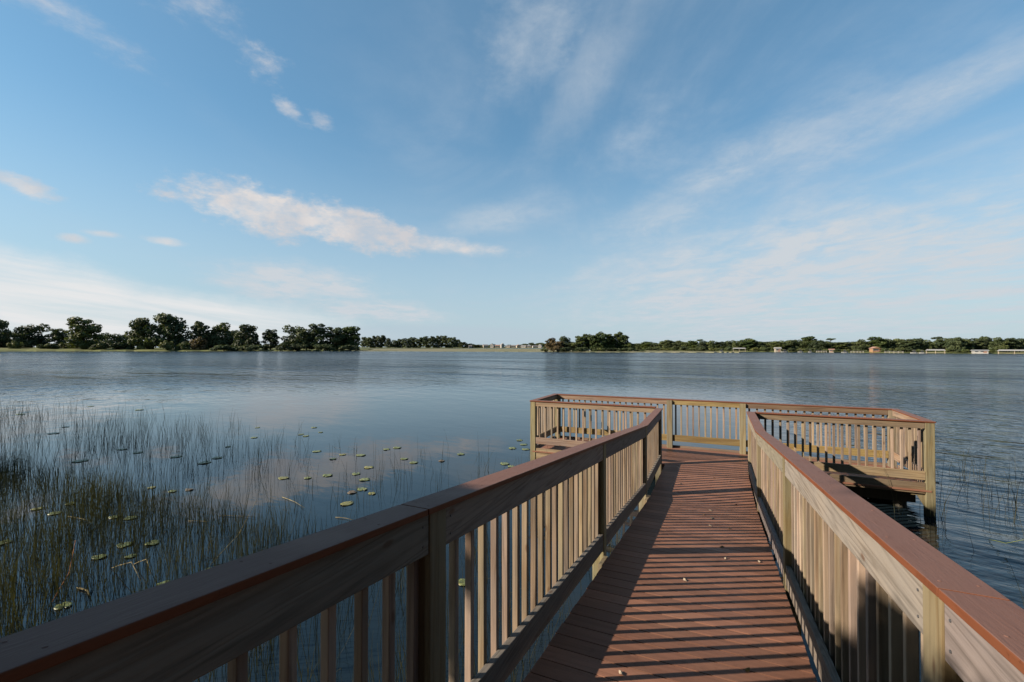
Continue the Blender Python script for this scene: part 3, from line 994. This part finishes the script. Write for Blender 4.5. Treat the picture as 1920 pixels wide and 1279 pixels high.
cap_cuts = [-3.0, 1.37, 7.0, Y_END]
first_bal = None
BAL = {}
for s in (-1, 1):
    H = HLR[s]
    ex = (lambda a, b: (-b, -a)) if s < 0 else (lambda a, b: (WK + a, WK + b))   # distances outward from the cap's inner edge
    for a, b in zip(cap_cuts, cap_cuts[1:]):
        x0, x1 = ex(0.0, 0.126)
        m = MB().yboard(x0, x1, a + (0.0025 if a > -3 and a != 7.0 else 0), b - (0.0025 if b == 1.37 else 0), lambda q: dk(q) + H - 0.022, lambda q: dk(q) + H)
        rr = random.Random(int(a * 10) + s)
        yy = max(a, 0.3) + 0.05
        while yy < b - 0.03:
            for xx in (x0 + 0.03, x1 - 0.03):
                px, py = xx + rr.uniform(-0.008, 0.008), yy + rr.uniform(-0.02, 0.02)
                zz = dk(py) + H
                m.tube([(px, py, zz - 0.004), (px, py, zz + 0.0012)], [0.0075, 0.0045], 7)
            yy += 0.40
        m.build('cap_rail', P_cap_y, walk, 0.006)
    for k, yc in enumerate(PY):
        x0, x1 = ex(0.018, 0.126)
        top = dk(yc) + H - 0.024 - 0.006
        p = MB()
        hw = 0.056
        p.hexa([(x0, yc - hw, -1.6), (x1, yc - hw, -1.6), (x1, yc + hw, -1.6), (x0, yc + hw, -1.6),
                (x0, yc - hw, dk(yc - hw) + H - 0.024), (x1, yc - hw, dk(yc - hw) + H - 0.024), (x1, yc + hw, dk(yc + hw) + H - 0.024), (x0, yc + hw, dk(yc + hw) + H - 0.024)])
        p.build('post', W_post, walk, 0.005)
        if 0 < k < 4 and s < 0:
            # packing block between the post foot and the deck edge
            a0, a1 = ex(-0.024, 0.016)
            MB().yboard(a0, a1, yc - 0.30, yc - 0.06, lambda q: dk(q) - 0.14, lambda q: dk(q) - 0.002).build('block', W_post, walk, 0.004)
    for k in range(4):
        ya, yb_ = PY[k] + 0.0575, PY[k + 1] - 0.0575
        x0, x1 = ex(0.022, 0.060)
        MB().yboard(x0, x1, ya, yb_, lambda q: dk(q) + H - 0.024 - 0.153, lambda q: dk(q) + H - 0.024).build('top_rail', W_grey_y, walk, 0.004)
        MB().yboard(x0, x1, ya, yb_, lambda q: dk(q) + 0.040, lambda q: dk(q) + 0.192).build('bottom_rail', W_grey_y, walk, 0.004)
        # screw heads at the ends of the top rail
        xs = (x1 if s < 0 else x0)
        for yy in (ya + 0.035, yb_ - 0.035):
            for dzz in (0.045, 0.115):
                zz = dk(yy) + H - 0.024 - dzz
                MB().tube([(xs, yy, zz), (xs + (0.0025 if s < 0 else -0.0025), yy, zz)], 0.004, 8).build('screw', M_steel, walk)
        n = max(2, round((yb_ - ya) / 0.128))
        x0, x1 = ex(0.063, 0.096)
        one = MB()
        for q in range(n):
            yc = ya + 0.020 + q * (yb_ - ya - 0.040) / (n - 1)
            jit = random.Random(k * 100 + q + s * 7)
            dyy = jit.uniform(-0.004, 0.004) if 0 < q < n - 1 else 0.0
            z0, z1 = dk(yc) + 0.06, dk(yc) + H - 0.034
            if k == 3:
                one.box(x0, x1, yc - 0.015 + dyy, yc + 0.015 + dyy, z0, z1)
                continue
            if k == 0 and yc < 0.25:
                continue
            key = (s, round(z1 - z0, 3))
            if key not in BAL:
                BAL[key] = MB().box(-(x1 - x0) / 2, (x1 - x0) / 2, -0.015, 0.015, 0.0, z1 - z0).build('baluster', W_baluster, walk, 0.003)
                o = BAL[key]
            else:
                o = BAL[key].copy()
                C.objects.link(o)
                o.parent = walk
            o.location = ((x0 + x1) / 2, yc + dyy, z0)
            o.rotation_euler = (jit.uniform(-0.004, 0.004), jit.uniform(-0.003, 0.003), jit.uniform(-0.06, 0.06))
        if k == 3:
            tag(one.build('balusters', W_baluster, walk, 0.003), kind='stuff')

# ------------------------------------------------------------------ platform
XL, XR, YF, YK = -2.73, 4.00, 9.035, 10.66
plat = tag(empty('fishing_platform', (0, 0, 0)), 'railed wooden platform standing in the lake across the end of the boardwalk', 'platform')
HP = 1.065
pm = MB()
y = 9.04
while y < YK - 0.06:
    pm.box(XL + 0.06, XR - 0.06, y, min(y + 0.140, YK - 0.055), -0.028, 0.0)
    y += 0.146
pm.build('deck', P_pdeck, plat, 0.002)
CWID = 0.128
# caps, mitred corners left square and butted
MB().box(XL, -0.132, YF, YF + CWID, HP - 0.022, HP).build('cap_rail', P_cap_x, plat, 0.005)
MB().box(WK + 0.132, XR, YF, YF + CWID, HP - 0.022, HP).build('cap_rail', P_cap_x, plat, 0.005)
MB().box(XL, XR, YK - CWID, YK, HP - 0.022, HP).build('cap_rail', P_cap_x, plat, 0.005)
for x0 in (XL, XR - CWID):
    MB().box(x0, x0 + CWID, YF + CWID + 0.002, YK - CWID - 0.002, HP - 0.022, HP).build('cap_rail', P_cap_y, plat, 0.005)
# posts
PW = 0.115
for x, y, low in [(XL + 0.012, YF + 0.010, -1.8), (XR - 0.012 - PW, YF + 0.010, -1.8), (XL + 0.06, YK - 0.02 - PW, -1.8), (XR - 0.06 - PW, YK - 0.02 - PW, -1.8),
                  (-0.075, YK - 0.155, -0.1), (WK - 0.05, YK - 0.155, -0.1)]:
    MB().box(x, x + PW, y, y + PW, low, HP - 0.0245).build('post', W_post, plat, 0.005)


def rail_x(x0, x1, yb, yi, mat_t, mat_b, spacing, skip=None):
    """boards on the side facing the shore, balusters behind"""
    MB().box(x0, x1, yb, yb + 0.036, HP - 0.024 - 0.094, HP - 0.024).build('top_rail', mat_t, plat, 0.004)
    MB().box(x0, x1, yb, yb + 0.036, 0.15, 0.285).build('bottom_rail', mat_b, plat, 0.004)
    n = round((x1 - x0) / spacing)
    for q in range(n):
        xc = x0 + (q + 0.5) * (x1 - x0) / n + random.Random(q * 3 + int(x0 * 10)).uniform(-0.006, 0.006)
        add_bal(xc, yb + 0.0565)


PB = []
def add_bal(x, y):
    if not PB:
        PB.append(MB().box(-0.017, 0.017, -0.014, 0.014, 0.16, HP - 0.026).build('baluster', W_baluster, plat, 0.003))
        o = PB[0]
    else:
        o = PB[0].copy()
        C.objects.link(o)
        o.parent = plat
        PB.append(o)
    o.location = (x, y, 0)
    o.rotation_euler = (0, 0, random.Random(int(x * 50)).uniform(-0.05, 0.05))


rail_x(XL + 0.012 + PW + 0.002, -0.135, YF + 0.018, 1, W_board_x, W_board_x, 0.135)
rail_x(WK + 0.135, XR - 0.014 - PW, YF + 0.018, 1, W_board_x, W_board_x, 0.113)
rail_x(-0.075 + PW + 0.002, WK - 0.052, YK - 0.120, 1, W_yellow_x, W_yellow_x, 0.121)
rail_x(XL + 0.062 + PW, -0.077, YK - 0.120, 1, W_board_x, W_yellow_x, 0.135)
rail_x(WK - 0.05 + PW + 0.002, XR - 0.062 - PW, YK - 0.120, 1, W_board_x, W_yellow_x, 0.135)
for sgn, xb in ((-1, XL + 0.085), (1, XR - 0.085 - 0.036)):
    y0, y1 = YF + 0.012 + PW + 0.002, YK - 0.022 - PW - 0.002
    MB().box(xb, xb + 0.036, y0, y1, HP - 0.024 - 0.094, HP - 0.024).build('top_rail', W_board_y, plat, 0.004)
    MB().box(xb, xb + 0.036, y0, y1, 0.15, 0.285).build('bottom_rail', W_board_y, plat, 0.004)
    n = round((y1 - y0) / 0.13)
    one = MB()
    for q in range(n):
        yc = y0 + (q + 0.5) * (y1 - y0) / n
        xc = xb + (-0.0205 if sgn < 0 else 0.0565)
        if sgn > 0:
            add_bal(xc, yc)
        else:
            one.box(xc - 0.018, xc + 0.018, yc - 0.018, yc + 0.018, 0.16, HP - 0.026)
    if one.v:
        tag(one.build('balusters', W_baluster, plat, 0.003), kind='stuff')
# kerb boards round the deck
MB().box(XL + 0.13, -0.136, YF + 0.022, YF + 0.058, -0.17, 0.055).build('rim_board', W_board_x, plat, 0.004)
MB().box(WK + 0.136, XR - 0.13, YF + 0.022, YF + 0.058, -0.06, 0.105).build('rim_board', W_board_x, plat, 0.004)
MB().box(XL + 0.06, XR - 0.06, YK - 0.052, YK - 0.016, -0.17, 0.045).build('rim_board', W_board_x, plat, 0.004)
for x0 in (XL + 0.02, XR - 0.056):
    MB().box(x0, x0 + 0.036, YF + 0.13, YK - 0.14, -0.17, 0.05).build('rim_board', W_board_y, plat, 0.004)
# frame and piles under the deck
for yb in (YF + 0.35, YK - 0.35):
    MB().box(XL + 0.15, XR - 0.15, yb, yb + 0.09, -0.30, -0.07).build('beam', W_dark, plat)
for xb in [XL + 0.4 + 0.58 * k for k in range(11)]:
    MB().box(xb, xb + 0.038, YF + 0.07, YK - 0.06, -0.069, -0.029).build('joist', W_board_y, plat)
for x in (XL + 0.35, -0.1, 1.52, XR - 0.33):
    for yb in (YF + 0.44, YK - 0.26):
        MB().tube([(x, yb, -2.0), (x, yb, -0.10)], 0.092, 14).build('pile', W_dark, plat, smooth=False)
MB().hexa([(XR - 0.30, YF + 0.06, -0.10), (XR - 0.22, YF + 0.06, -0.10), (XR - 0.22, YF + 0.10, -0.10), (XR - 0.30, YF + 0.10, -0.10),
           (XR - 0.128, YF + 0.06, 0.0), (XR - 0.128, YF + 0.06, -0.27), (XR - 0.128, YF + 0.10, -0.27), (XR - 0.128, YF + 0.10, 0.0)]).build('brace', W_post, plat)
MB().tube([(XR - 0.02, YF + 0.06, 0.12), (XR + 0.045, YF + 0.06, 0.12)], 0.012, 8).build('bolt', M_steel, plat)

# ------------------------------------------------------------------ shade tree behind the viewer
def shade_tree():
    rng = random.Random(77)
    e1 = Vector((-math.sin(R(33.5)), math.cos(R(33.5)), 0))
    e2 = Vector((math.cos(R(33.5)) * math.sin(SUN_EL), math.sin(R(33.5)) * math.sin(SUN_EL), math.cos(SUN_EL)))
    def P(p, q, t):
        return e1 * p + e2 * q + SUN_DIR * t
    base = P(0.55, 0, 6.2)
    root = tag(empty('shore_tree', (base.x, base.y, -0.12)), 'slender tree on the near bank beside the start of the boardwalk', 'tree')
    tr = MB()
    top = P(0.6, 1.8, 6.2) - Vector((base.x, base.y, -0.12))
    tr.tube([(0, 0, -0.2), (0.05, 0.03, top.z * 0.5), tuple(top)], [0.10, 0.075, 0.03], 9)
    cr = MB()
    lobes = []
    for p, q, r in [(0.75, 1.62, 0.55), (1.15, 1.55, 0.42), (0.3, 1.75, 0.42), (0.9, 1.95, 0.30), (0.55, 1.25, 0.50), (1.1, 1.18, 0.34), (0.15, 1.35, 0.35), (0.7, 0.85, 0.35), (1.35, 1.72, 0.22)]:
        c = P(p, q, 6.2 + rng.uniform(-0.4, 0.4)) - Vector((base.x, base.y, -0.12))
        lobes.append((tuple(c), (r, r, r)))
        tr.tube([tuple(top * 0.6), tuple((top * 0.6 + c) / 2 + Vector((0, 0, -0.1))), tuple(c)], [0.035, 0.02, 0.008], 6)
    leaf_cloud(cr, rng, lobes, 5200, 0.075)
    tr.build('trunk', M_bark, root, smooth=True)
    cr.build('crown', F_oak, root)


shade_tree()

BW = random.Random(8)  # unseen trees added to cut the sky light on the near railings
E1 = (-math.sin(R(33.5)), math.cos(R(33.5)))
for k, (x, y, hh, wd) in enumerate([(-2.5, -10, 13, 8), (3, -8, 14, 9), (8, -6.5, 13, 8), (13, -6, 12, 8), (19, -8, 14, 9), (26, -9, 14, 10), (6, -13, 16, 10), (0, -16, 17, 10), (14, -14, 17, 11),
                                  (8.5, -1.0, 12, 8), (12.0, 1.8, 12, 7),
                                  (-24, -3, 9, 8), (-31, -2.5, 10, 9), (-38, -5, 12, 9)]):
    o = dup(proto('oak', F_dark, k % 3)[0], (x, y, -0.15), BW.uniform(0, 6), (wd, wd, hh))
    for q in ('label', 'category', 'group'):
        if q in o:
            del o[q]
    tag(o, 'tall dark unseen tree added behind the boardwalk to block sky light', 'tree', 'trees added to block sky light')

def canopy_tree():  # unseen oak, its crown added overhead to darken the near left railing
    rng = random.Random(41)
    x0, y0 = -2.6, -6.2
    root = tag(empty('live_oak', (x0, y0, -0.15)), 'unseen wide high crowned oak added over the boardwalk start to block sky light', 'tree', 'trees added to block sky light')
    tr, cr = MB(), MB()
    tr.tube([(0, 0, -0.2), (0.1, 0.1, 3.0), (0.1, 0.5, 6.0), (0.2, 0.8, 9.5)], [0.42, 0.34, 0.28, 0.12], 10)
    lobes = []
    for k in range(22):
        a = k * 2.4
        rad = rng.uniform(1.0, 6.2)
        c = Vector((math.cos(a) * rad, min(5.6, math.sin(a) * rad + 0.8), rng.uniform(8.3, 12.0) - rad * 0.12))
        r = rng.uniform(1.3, 1.9)
        lobes.append((tuple(c), (r, r, r * 0.6)))
        tr.tube([(0.1, 0.5, 5.6), (c.x * 0.5, c.y * 0.5, 7.6), tuple(c)], [0.16, 0.09, 0.03], 6)
    for k in range(10):
        c = Vector((rng.uniform(2.2, 7.0), rng.uniform(0.5, 4.6), rng.uniform(4.8, 8.2)))
        r = rng.uniform(0.9, 1.3)
        lobes.append((tuple(c), (r, r, r * 0.7)))
        tr.tube([(0.1, 0.5, 4.4), (c.x * 0.5, c.y * 0.5, c.z * 0.5 + 2.3), tuple(c)], [0.13, 0.08, 0.03], 6)
    leaf_cloud(cr, rng, lobes, 11000, 0.33)
    tr.build('trunk', M_bark, root, smooth=True)
    cr.build('crown', F_oak, root)


canopy_tree()

# ------------------------------------------------------------------ reeds
M_reed = foliage('reed_stems', (0.024, 0.026, 0.015), (0.056, 0.054, 0.030), 0.8)
M_straw = plain('dead_reed', (0.163, 0.130, 0.062), 0.8, 0.2, 0.3, 5)


def stem(mb, rng, x, y, h, wd=0.004):
    a = rng.uniform(0, 6.28)
    lean = abs(rng.gauss(0, 0.16))
    bend = rng.uniform(0, 0.25)
    b = rng.uniform(0, 6.28)
    px, py = math.cos(b) * wd, math.sin(b) * wd
    pts = []
    for k, f in enumerate((0.0, 0.5, 0.85, 1.0)):
        o = h * (lean * f + bend * f * f * f)
        pts.append((x + math.cos(a) * o, y + math.sin(a) * o, -0.25 + (h + 0.25) * f * (1 - 0.15 * bend * f)))
    if rng.random() < 0.10:                   # broken stem, the upper half folded over
        o = h * rng.uniform(0.3, 0.6)
        pts[2] = (pts[1][0] + math.cos(a) * o * 0.6, pts[1][1] + math.sin(a) * o * 0.6, pts[1][2] - h * rng.uniform(-0.1, 0.25))
        pts[3] = (pts[1][0] + math.cos(a) * o, pts[1][1] + math.sin(a) * o, pts[2][2] - h * rng.uniform(-0.05, 0.2))
    i = len(mb.v)
    for k, p in enumerate(pts):
        s = (1.0, 0.9, 0.6, 0.2)[k]
        mb.v += [(p[0] - px * s, p[1] - py * s, p[2]), (p[0] + px * s, p[1] + py * s, p[2])]
        # second blade at right angles keeps the stem round from every side
    for k in range(3):
        q = i + 2 * k
        mb.f.append((q, q + 1, q + 3, q + 2))
    j = len(mb.v)
    for k, p in enumerate(pts):
        s = (1.0, 0.9, 0.6, 0.2)[k]
        mb.v += [(p[0] + py * s, p[1] - px * s, p[2]), (p[0] - py * s, p[1] + px * s, p[2])]
    for k in range(3):
        q = j + 2 * k
        mb.f.append((q, q + 1, q + 3, q + 2))


def reed_bed(name, n, region, seed, hmin, hmax, label):
    rng = random.Random(seed)
    mb = MB()
    clumps = []
    made = 0
    while made < n:
        x, y, dens_ = region(rng)
        if rng.random() > dens_:
            continue
        # loose clumping
        k = rng.randint(1, 5)
        for _ in range(k):
            stem(mb, rng, x + rng.gauss(0, 0.10), y + rng.gauss(0, 0.10), rng.uniform(hmin, hmax) * rng.uniform(0.6, 1.0), rng.uniform(0.0016, 0.0036))
            made += 1
    return tag(mb.build(name, M_reed, loc=(0, 0, ZW)), label, 'reeds', None, 'stuff')


def left_region(rng):
    x = -0.5 - 26.0 * rng.random() ** 1.35
    y = rng.uniform(0.0, 11.0)
    d = -x
    # bed thins out to the right and outward
    edge_y = 6.3 + 2.6 * min(1.0, d / 12.0) + 0.8 * math.sin(x * 1.3)
    if x > -6.5:
        edge_y = 9.2 - (x + 6.5) * 0.35
    f = max(0.0, min(1.0, (edge_y + 1.2 - y) / 2.5))
    dens_ = f * (0.12 + 0.88 * min(1.0, max(0.0, (d - 3.0) / 3.5)))
    if y > 4.6:
        dens_ *= 0.42 if x < -9 else 0.15
    if x > -3.2:
        dens_ = 0.25 if y < 4.2 else 0.03
    dens_ *= 0.45 + 0.55 * (0.5 + 0.5 * math.sin(x * 0.9 + 1.7 * math.sin(y * 0.8)) * math.cos(y * 1.1 + x * 0.3))
    return x, y, dens_


def near_region(rng):
    x = rng.uniform(-2.8, 0.03)
    y = rng.uniform(-0.5, 6.5)
    return x, y, (1.0 if y < 3 else 0.45) * (0.4 + 0.6 * abs(math.sin(x * 3 + y * 2)))


def right_region(rng):
    x = rng.uniform(3.2, 9.0)
    y = rng.uniform(4.0, 13.5)
    c = math.exp(-((x - 5.3 - (9.3 - y) * 0.12) / 1.0) ** 2 - ((y - 9.3) / 1.9) ** 2)
    return x, y, min(1.0, c + 0.10)


reed_bed('reed_bed', 9500, left_region, 11, 0.22, 0.80, 'thin dark reeds standing in calm water left of the boardwalk')
def low_left(rng):
    x, y = rng.uniform(-13, -2.6), rng.uniform(0.6, 4.6)
    return x, y, (0.35 + 0.65 * min(1, (-x - 2.6) / 3.0)) * (0.35 + 0.65 * (0.5 + 0.5 * math.sin(x * 1.7 + y * 2.3)))


reed_bed('dense_reeds', 6000, low_left, 21, 0.20, 0.62, 'dense short dark reeds in the shaded water nearest the left railing')
reed_bed('dry_reeds', 260, low_left, 22, 0.15, 0.55, 'few pale dry reed stems scattered among the dark ones').data.materials[0] = M_straw
reed_bed('bank_reeds', 900, near_region, 12, 0.30, 0.75, 'sparse grass stems seen through the balusters close under the left railing')
reed_bed('sparse_reeds', 260, right_region, 13, 0.45, 1.0, 'sparse broken reeds in rippled water right of the platform')

SL = ['pale fallen reed stalk lying between lily pads far out on the left', 'long pale stalk slanting out of the water beside the dark railing',
      'long straw floating level on the water right of the small pad cluster', 'short brown floating straw left of the long level one',
      'stalk bent to the right over an orange broken reed base', 'short whitish broken reed piece floating low on the left',
      'thick orange brown broken reed leaning near the left edge', 'thin arched dry stalk beside the orange broken base',
      'short pale straw floating just above the railing near its post', 'thin pale straw drifting under the cloud reflection',
      'green reed stalk bent across the water at the right edge']
STALK = [(-8.17, 3.57, -7.49, 3.58), (-4.59, 3.49, -4.96, 4.35), (-6.08, 4.55, -5.47, 4.72), (-6.28, 4.22, -5.87, 4.32), (-5.57, 2.96, -4.72, 2.86),
         (-5.37, 2.56, -5.05, 2.53), (-5.26, 2.32, -5.89, 2.75), (-5.44, 3.12, -4.89, 3.02), (-4.39, 5.24, -4.03, 5.24), (-5.95, 5.56, -5.12, 5.31), (4.28, 8.28, 4.2, 7.33)]
M_rustreed = plain('rusty_reed', (0.195, 0.075, 0.022), 0.8, 0.2, 0.3, 8)
M_greenreed = plain('green_reed', (0.105, 0.133, 0.042), 0.7, 0.3, 0.2, 5)
for k, (s, lb) in enumerate(zip(STALK, SL)):
    a = Vector((s[0], s[1], 0.0)); b = Vector((s[2], s[3], 0.0))
    up = {1: 0.45, 4: 0.18, 6: 0.35, 10: 0.35}.get(k, 0.012)
    mid = (a + b) / 2 + Vector((0.02, 0.03, up * 0.35 + (0.12 if k == 7 else 0.0)))
    e = b + Vector((0, 0, up if k not in (4, 7) else 0.01))
    if k == 4:
        mid.z += 0.10
    c = a
    m = MB().tube([tuple(a - c), tuple((a * 0.6 + mid * 0.4) - c + Vector((0, 0, 0.004))), tuple(mid - c), tuple(e - c)], [0.004, 0.0045, 0.004, 0.002] if k != 5 else [0.009, 0.010, 0.009, 0.007], 6)
    tag(m.build('reed_stalk', M_rustreed if k in (6,) else M_greenreed if k == 10 else M_straw, loc=(c.x, c.y, ZW + 0.008), smooth=True), lb, 'reed stalk', 'loose reed stalks on the water')

# ------------------------------------------------------------------ lily pads
def pad_mat(name, a, c):
    m, t, b = new_mat(name)
    tcn = t.node('ShaderNodeTexCoord')
    oi = t.node('ShaderNodeObjectInfo')
    P = tcn.outputs['Object']
    x, y, z = t.sep(P)
    vein = t.m('POWER', t.m('ABSOLUTE', t.m('SINE', t.m('MULTIPLY', t.m('ARCTAN2', y, x), 7.0))), 8.0)
    n = t.noise(t.vm('ADD', P, t.comb(t.m('MULTIPLY', oi.outputs['Random'], 30), 0, 0)), 9.0, 4, 0.6)
    cc = t.mix(t.ss(n, 0.35, 0.68), a, c)
    cc = t.mix(t.m('MULTIPLY', vein, 0.18), cc, (0.30, 0.32, 0.10))
    cc = t.mix(t.m('MULTIPLY', t.ss(n, 0.66, 0.74), 0.8), cc, (0.14, 0.07, 0.03))
    t.l.new(cc, b.inputs['Base Color'])
    b.inputs['Roughness'].default_value = 0.38
    b.inputs['Specular IOR Level'].default_value = 0.45
    return m


L_green = pad_mat('green_lily_leaf', (0.068, 0.085, 0.024), (0.112, 0.122, 0.037))
L_yellow = pad_mat('yellow_lily_leaf', (0.102, 0.099, 0.024), (0.143, 0.129, 0.034))
L_brown = pad_mat('brown_lily_leaf', (0.068, 0.044, 0.027), (0.102, 0.068, 0.044))


def pad(x, y, r, mat, label, seed, group):
    rng = random.Random(seed)
    m = MB()
    n = 26
    cut = 0.28
    m.v.append((0, 0, 0.006))
    rings = 3
    curl = rng.uniform(0.0, 0.008)
    ph = rng.uniform(0, 6.28)
    for k in range(1, rings + 1):
        for j in range(n + 1):
            t = cut / 2 + (2 * math.pi - cut) * j / n
            rr = r * k / rings * (1 + 0.035 * math.sin(3 * t + ph) + 0.02 * math.sin(7 * t))
            zz = 0.006 + (0.004 + curl) * (k / rings) ** 4 * max(0, math.sin(2 * t + ph)) + 0.003 * math.sin(5 * t + ph) * k / rings
            m.v.append((rr * math.cos(t), rr * math.sin(t) * 0.9, zz))
    for j in range(n):
        m.f.append((0, 1 + j, 2 + j))
        for k in range(rings - 1):
            a = 1 + k * (n + 1) + j
            m.f.append((a, a + n + 1, a + n + 2, a + 1))
    o = m.build('lily_pad', mat, loc=(x, y, ZW + 0.004), smooth=True)
    o.rotation_euler = (0, 0, rng.uniform(0, 6.28))
    s = o.modifiers.new('thickness', 'SOLIDIFY')
    s.thickness = 0.003
    tag(o, label, 'lily pad', group)
    return o


named = {
    11: 'green lily pad, left of the touching pair above the middle of the reed bed', 12: 'green lily pad, right of the touching pair above the middle',
    13: 'green lily pad behind another, in the pair nearest the platform side of the cloud reflection', 14: 'green lily pad, front of the pair nearest the platform side of the cloud reflection',
    15: 'brown curled lily pad alone toward the platform post', 16: 'small dull lily pad alone between the brown pad and the platform',
    17: 'lily pad halfway down the cloud reflection, above the lone oval pad', 18: 'oval green lily pad lying alone in the cloud reflection', 19: 'small lily pad just below the lone oval pad',
    23: 'largest green lily pad of the cluster at the reflection edge', 24: 'small reddish lily pad left in the cluster at the reflection edge', 25: 'yellowish lily pad right in the cluster at the reflection edge',
    26: 'bright yellow lily pad lying alone nearest the dark railing post', 27: 'green lily pad farthest out beside the platform corner post',
    31: 'green lily pad, left of the pair close above the railing by the platform', 32: 'green lily pad, right of the pair close above the railing by the platform',
    44: 'yellow green lily pad, left of three in a row before the cloud reflection', 45: 'yellow green lily pad in the middle of three in a row', 46: 'brown lily pad, right of three in a row',
    47: 'small green lily pad alone deep in the reeds', 48: 'bright yellow lily pad near the left edge among dark reeds',
    58: 'dull green lily pad half under the dark cap rail', 59: 'dark green lily pad afloat near the bottom of the left railing', 60: 'dull green lily pad touching the dark cap rail outline',
    61: 'dark lily pad under the far left end of the cap rail', 62: 'bright green lily pad seen between two left balusters', 22: 'yellow green lily pad leftmost in the cloud reflection',
    20: 'lily pad upper right of the leftmost pad in the cloud reflection', 21: 'dim lily pad right of the leftmost pad in the cloud reflection'}
PADS = [(-12.63, 10.02), (-11.2, 8.86), (-10.37, 9.76), (-10.04, 9.65), (-10.96, 10.77), (-10.11, 10.25), (-10.73, 7.78), (-8.17, 8.34), (-7.22, 7.94), (-7.33, 8.35), (-6.89, 8.49), (-6.74, 9.24), (-6.61, 9.5), (-5.71, 8.63), (-5.3, 8.44), (-4.81, 8.82), (-4.75, 9.58), (-5.94, 7.7), (-5.83, 7.21), (-5.38, 6.96), (-6.27, 6.88), (-6.49, 6.58), (-6.92, 6.38), (-4.99, 6.48), (-5.03, 6.26), (-4.66, 6.36), (-4.68, 5.78), (-4.1, 11.67), (-3.78, 11.21), (-3.87, 10.68), (-3.51, 10.71), (-3.39, 9.2), (-3.16, 9.05), (-23.67, 8.2), (-24.17, 10.58), (-20.87, 10.78), (-17.31, 6.8), (-18.42, 7.5), (-12.88, 6.47), (-12.1, 6.43), (-12.34, 5.41), (-10.78, 6.56), (-9.59, 6.49), (-9.78, 6.89), (-8.62, 4.94), (-8.03, 4.97), (-7.85, 5.15), (-8.87, 3.88), (-9.04, 3.53), (-8.52, 3.56), (-7.48, 3.86), (-7.21, 3.94), (-12.66, 4.29), (-6.18, 3.37), (-6.05, 3.05), (-5.72, 3.22), (-5.9, 3.55), (-7.73, 2.74), (-4.45, 3.4), (-5.06, 2.33), (-4.6, 3.0), (-4.76, 2.13), (-1.61, 4.39)]
PR = random.Random(3)
for i, (x, y) in enumerate(PADS):
    mat = L_brown if i in (15, 24, 46) else L_yellow if i in (26, 48, 22, 17, 25, 44, 9) else L_green
    if i in named:
        lb, gp = named[i], 'lily pads on the water'
    elif i < 11:
        lb, gp = 'lily pad among the scattered pads upper left of the cloud reflection', 'lily pads on the water, upper left'
    elif i < 33:
        lb, gp = 'green lily pad in the small group behind the platform corner post', 'lily pads behind the corner post'
    elif i < 44:
        lb, gp = 'small dark lily pad far out among the left reeds', 'lily pads far out among the reeds'
    else:
        lb, gp = 'small yellowish lily pad in the dark reeds at lower left', 'lily pads in the dark reeds'
    r = PR.uniform(0.07, 0.115) * (1.0 if i < 33 else 1.35 if i < 44 else 0.78)
    pad(x, y, r, mat, lb, i, gp)

# ------------------------------------------------------------------ litter on the deck
M_leafpale = plain('pale_dry_leaf', (0.216, 0.174, 0.132), 0.8, 0.2, 0.2, 30)
M_leafdark = plain('dark_dry_leaf', (0.054, 0.036, 0.018), 0.8, 0.2, 0.2, 30)
M_leafgold = plain('golden_dry_leaf', (0.096, 0.060, 0.018), 0.8, 0.2, 0.2, 30)
LIT = [(0.85, 6.58, 'p', 'pale leaf scrap in the middle of the far lit boards'), (0.86, 5.79, 'p', 'pale leaf scrap a step nearer than the far middle one'),
       (0.88, 6.16, 'p', 'faint pale scrap between the two middle leaf scraps'), (1.01, 4.7, 'p', 'pale leaf scrap just beyond the wide post shadow, near mid deck'),
       (1.29, 4.77, 'p', 'small pale leaf scrap close to the right railing'), (1.14, 8.3, 'p', 'pale leaf scrap farthest out on the right half of the deck'),
       (0.40, 7.83, 'p', 'pale curled leaf on the edge of the left shadow band'), (1.18, 7.11, 'd', 'dark leaf on the far right half of the deck'),
       (0.89, 8.4, 'd', 'dark leaf farthest out near mid deck'), (0.78, 6.29, 'd', 'dark leaf left of the middle pale scraps'),
       (1.06, 5.8, 'd', 'dark crumpled leaf right of the nearer pale scrap'), (0.98, 5.05, 'd', 'dark crumpled leaf just short of the wide post shadow'),
       (0.7, 3.97, 'p', 'tiny pale scrap beside a board seam in the near stripes'), (0.47, 2.47, 'p', 'pale pebble like scrap at the left end of the nearest lit boards'),
       (1.09, 2.83, 'g', 'golden dry leaf on the nearest boards at right')]
for i, (x, y, c, lb) in enumerate(LIT):
    rng = random.Random(i)
    m = MB()
    s = rng.uniform(0.016, 0.024)
    k = 7
    for j in range(k):
        t = 2 * math.pi * j / k
        m.v.append((s * math.cos(t) * rng.uniform(0.8, 1.5), s * math.sin(t) * rng.uniform(0.5, 0.9), rng.uniform(0.001, 0.012)))
    m.v.append((0, 0, 0.014))
    m.v.append((0, 0, 0.001))
    for j in range(k):
        m.f.append((j, (j + 1) % k, k))
        m.f.append(((j + 1) % k, j, k + 1))
    o = m.build('fallen_leaf', {'p': M_leafpale, 'd': M_leafdark, 'g': M_leafgold}[c], loc=(x, y, dk(y) + 0.001))
    o.rotation_euler = (0, 0, rng.uniform(0, 6.28))
    tag(o, lb, 'leaf', 'leaf litter on the boardwalk')
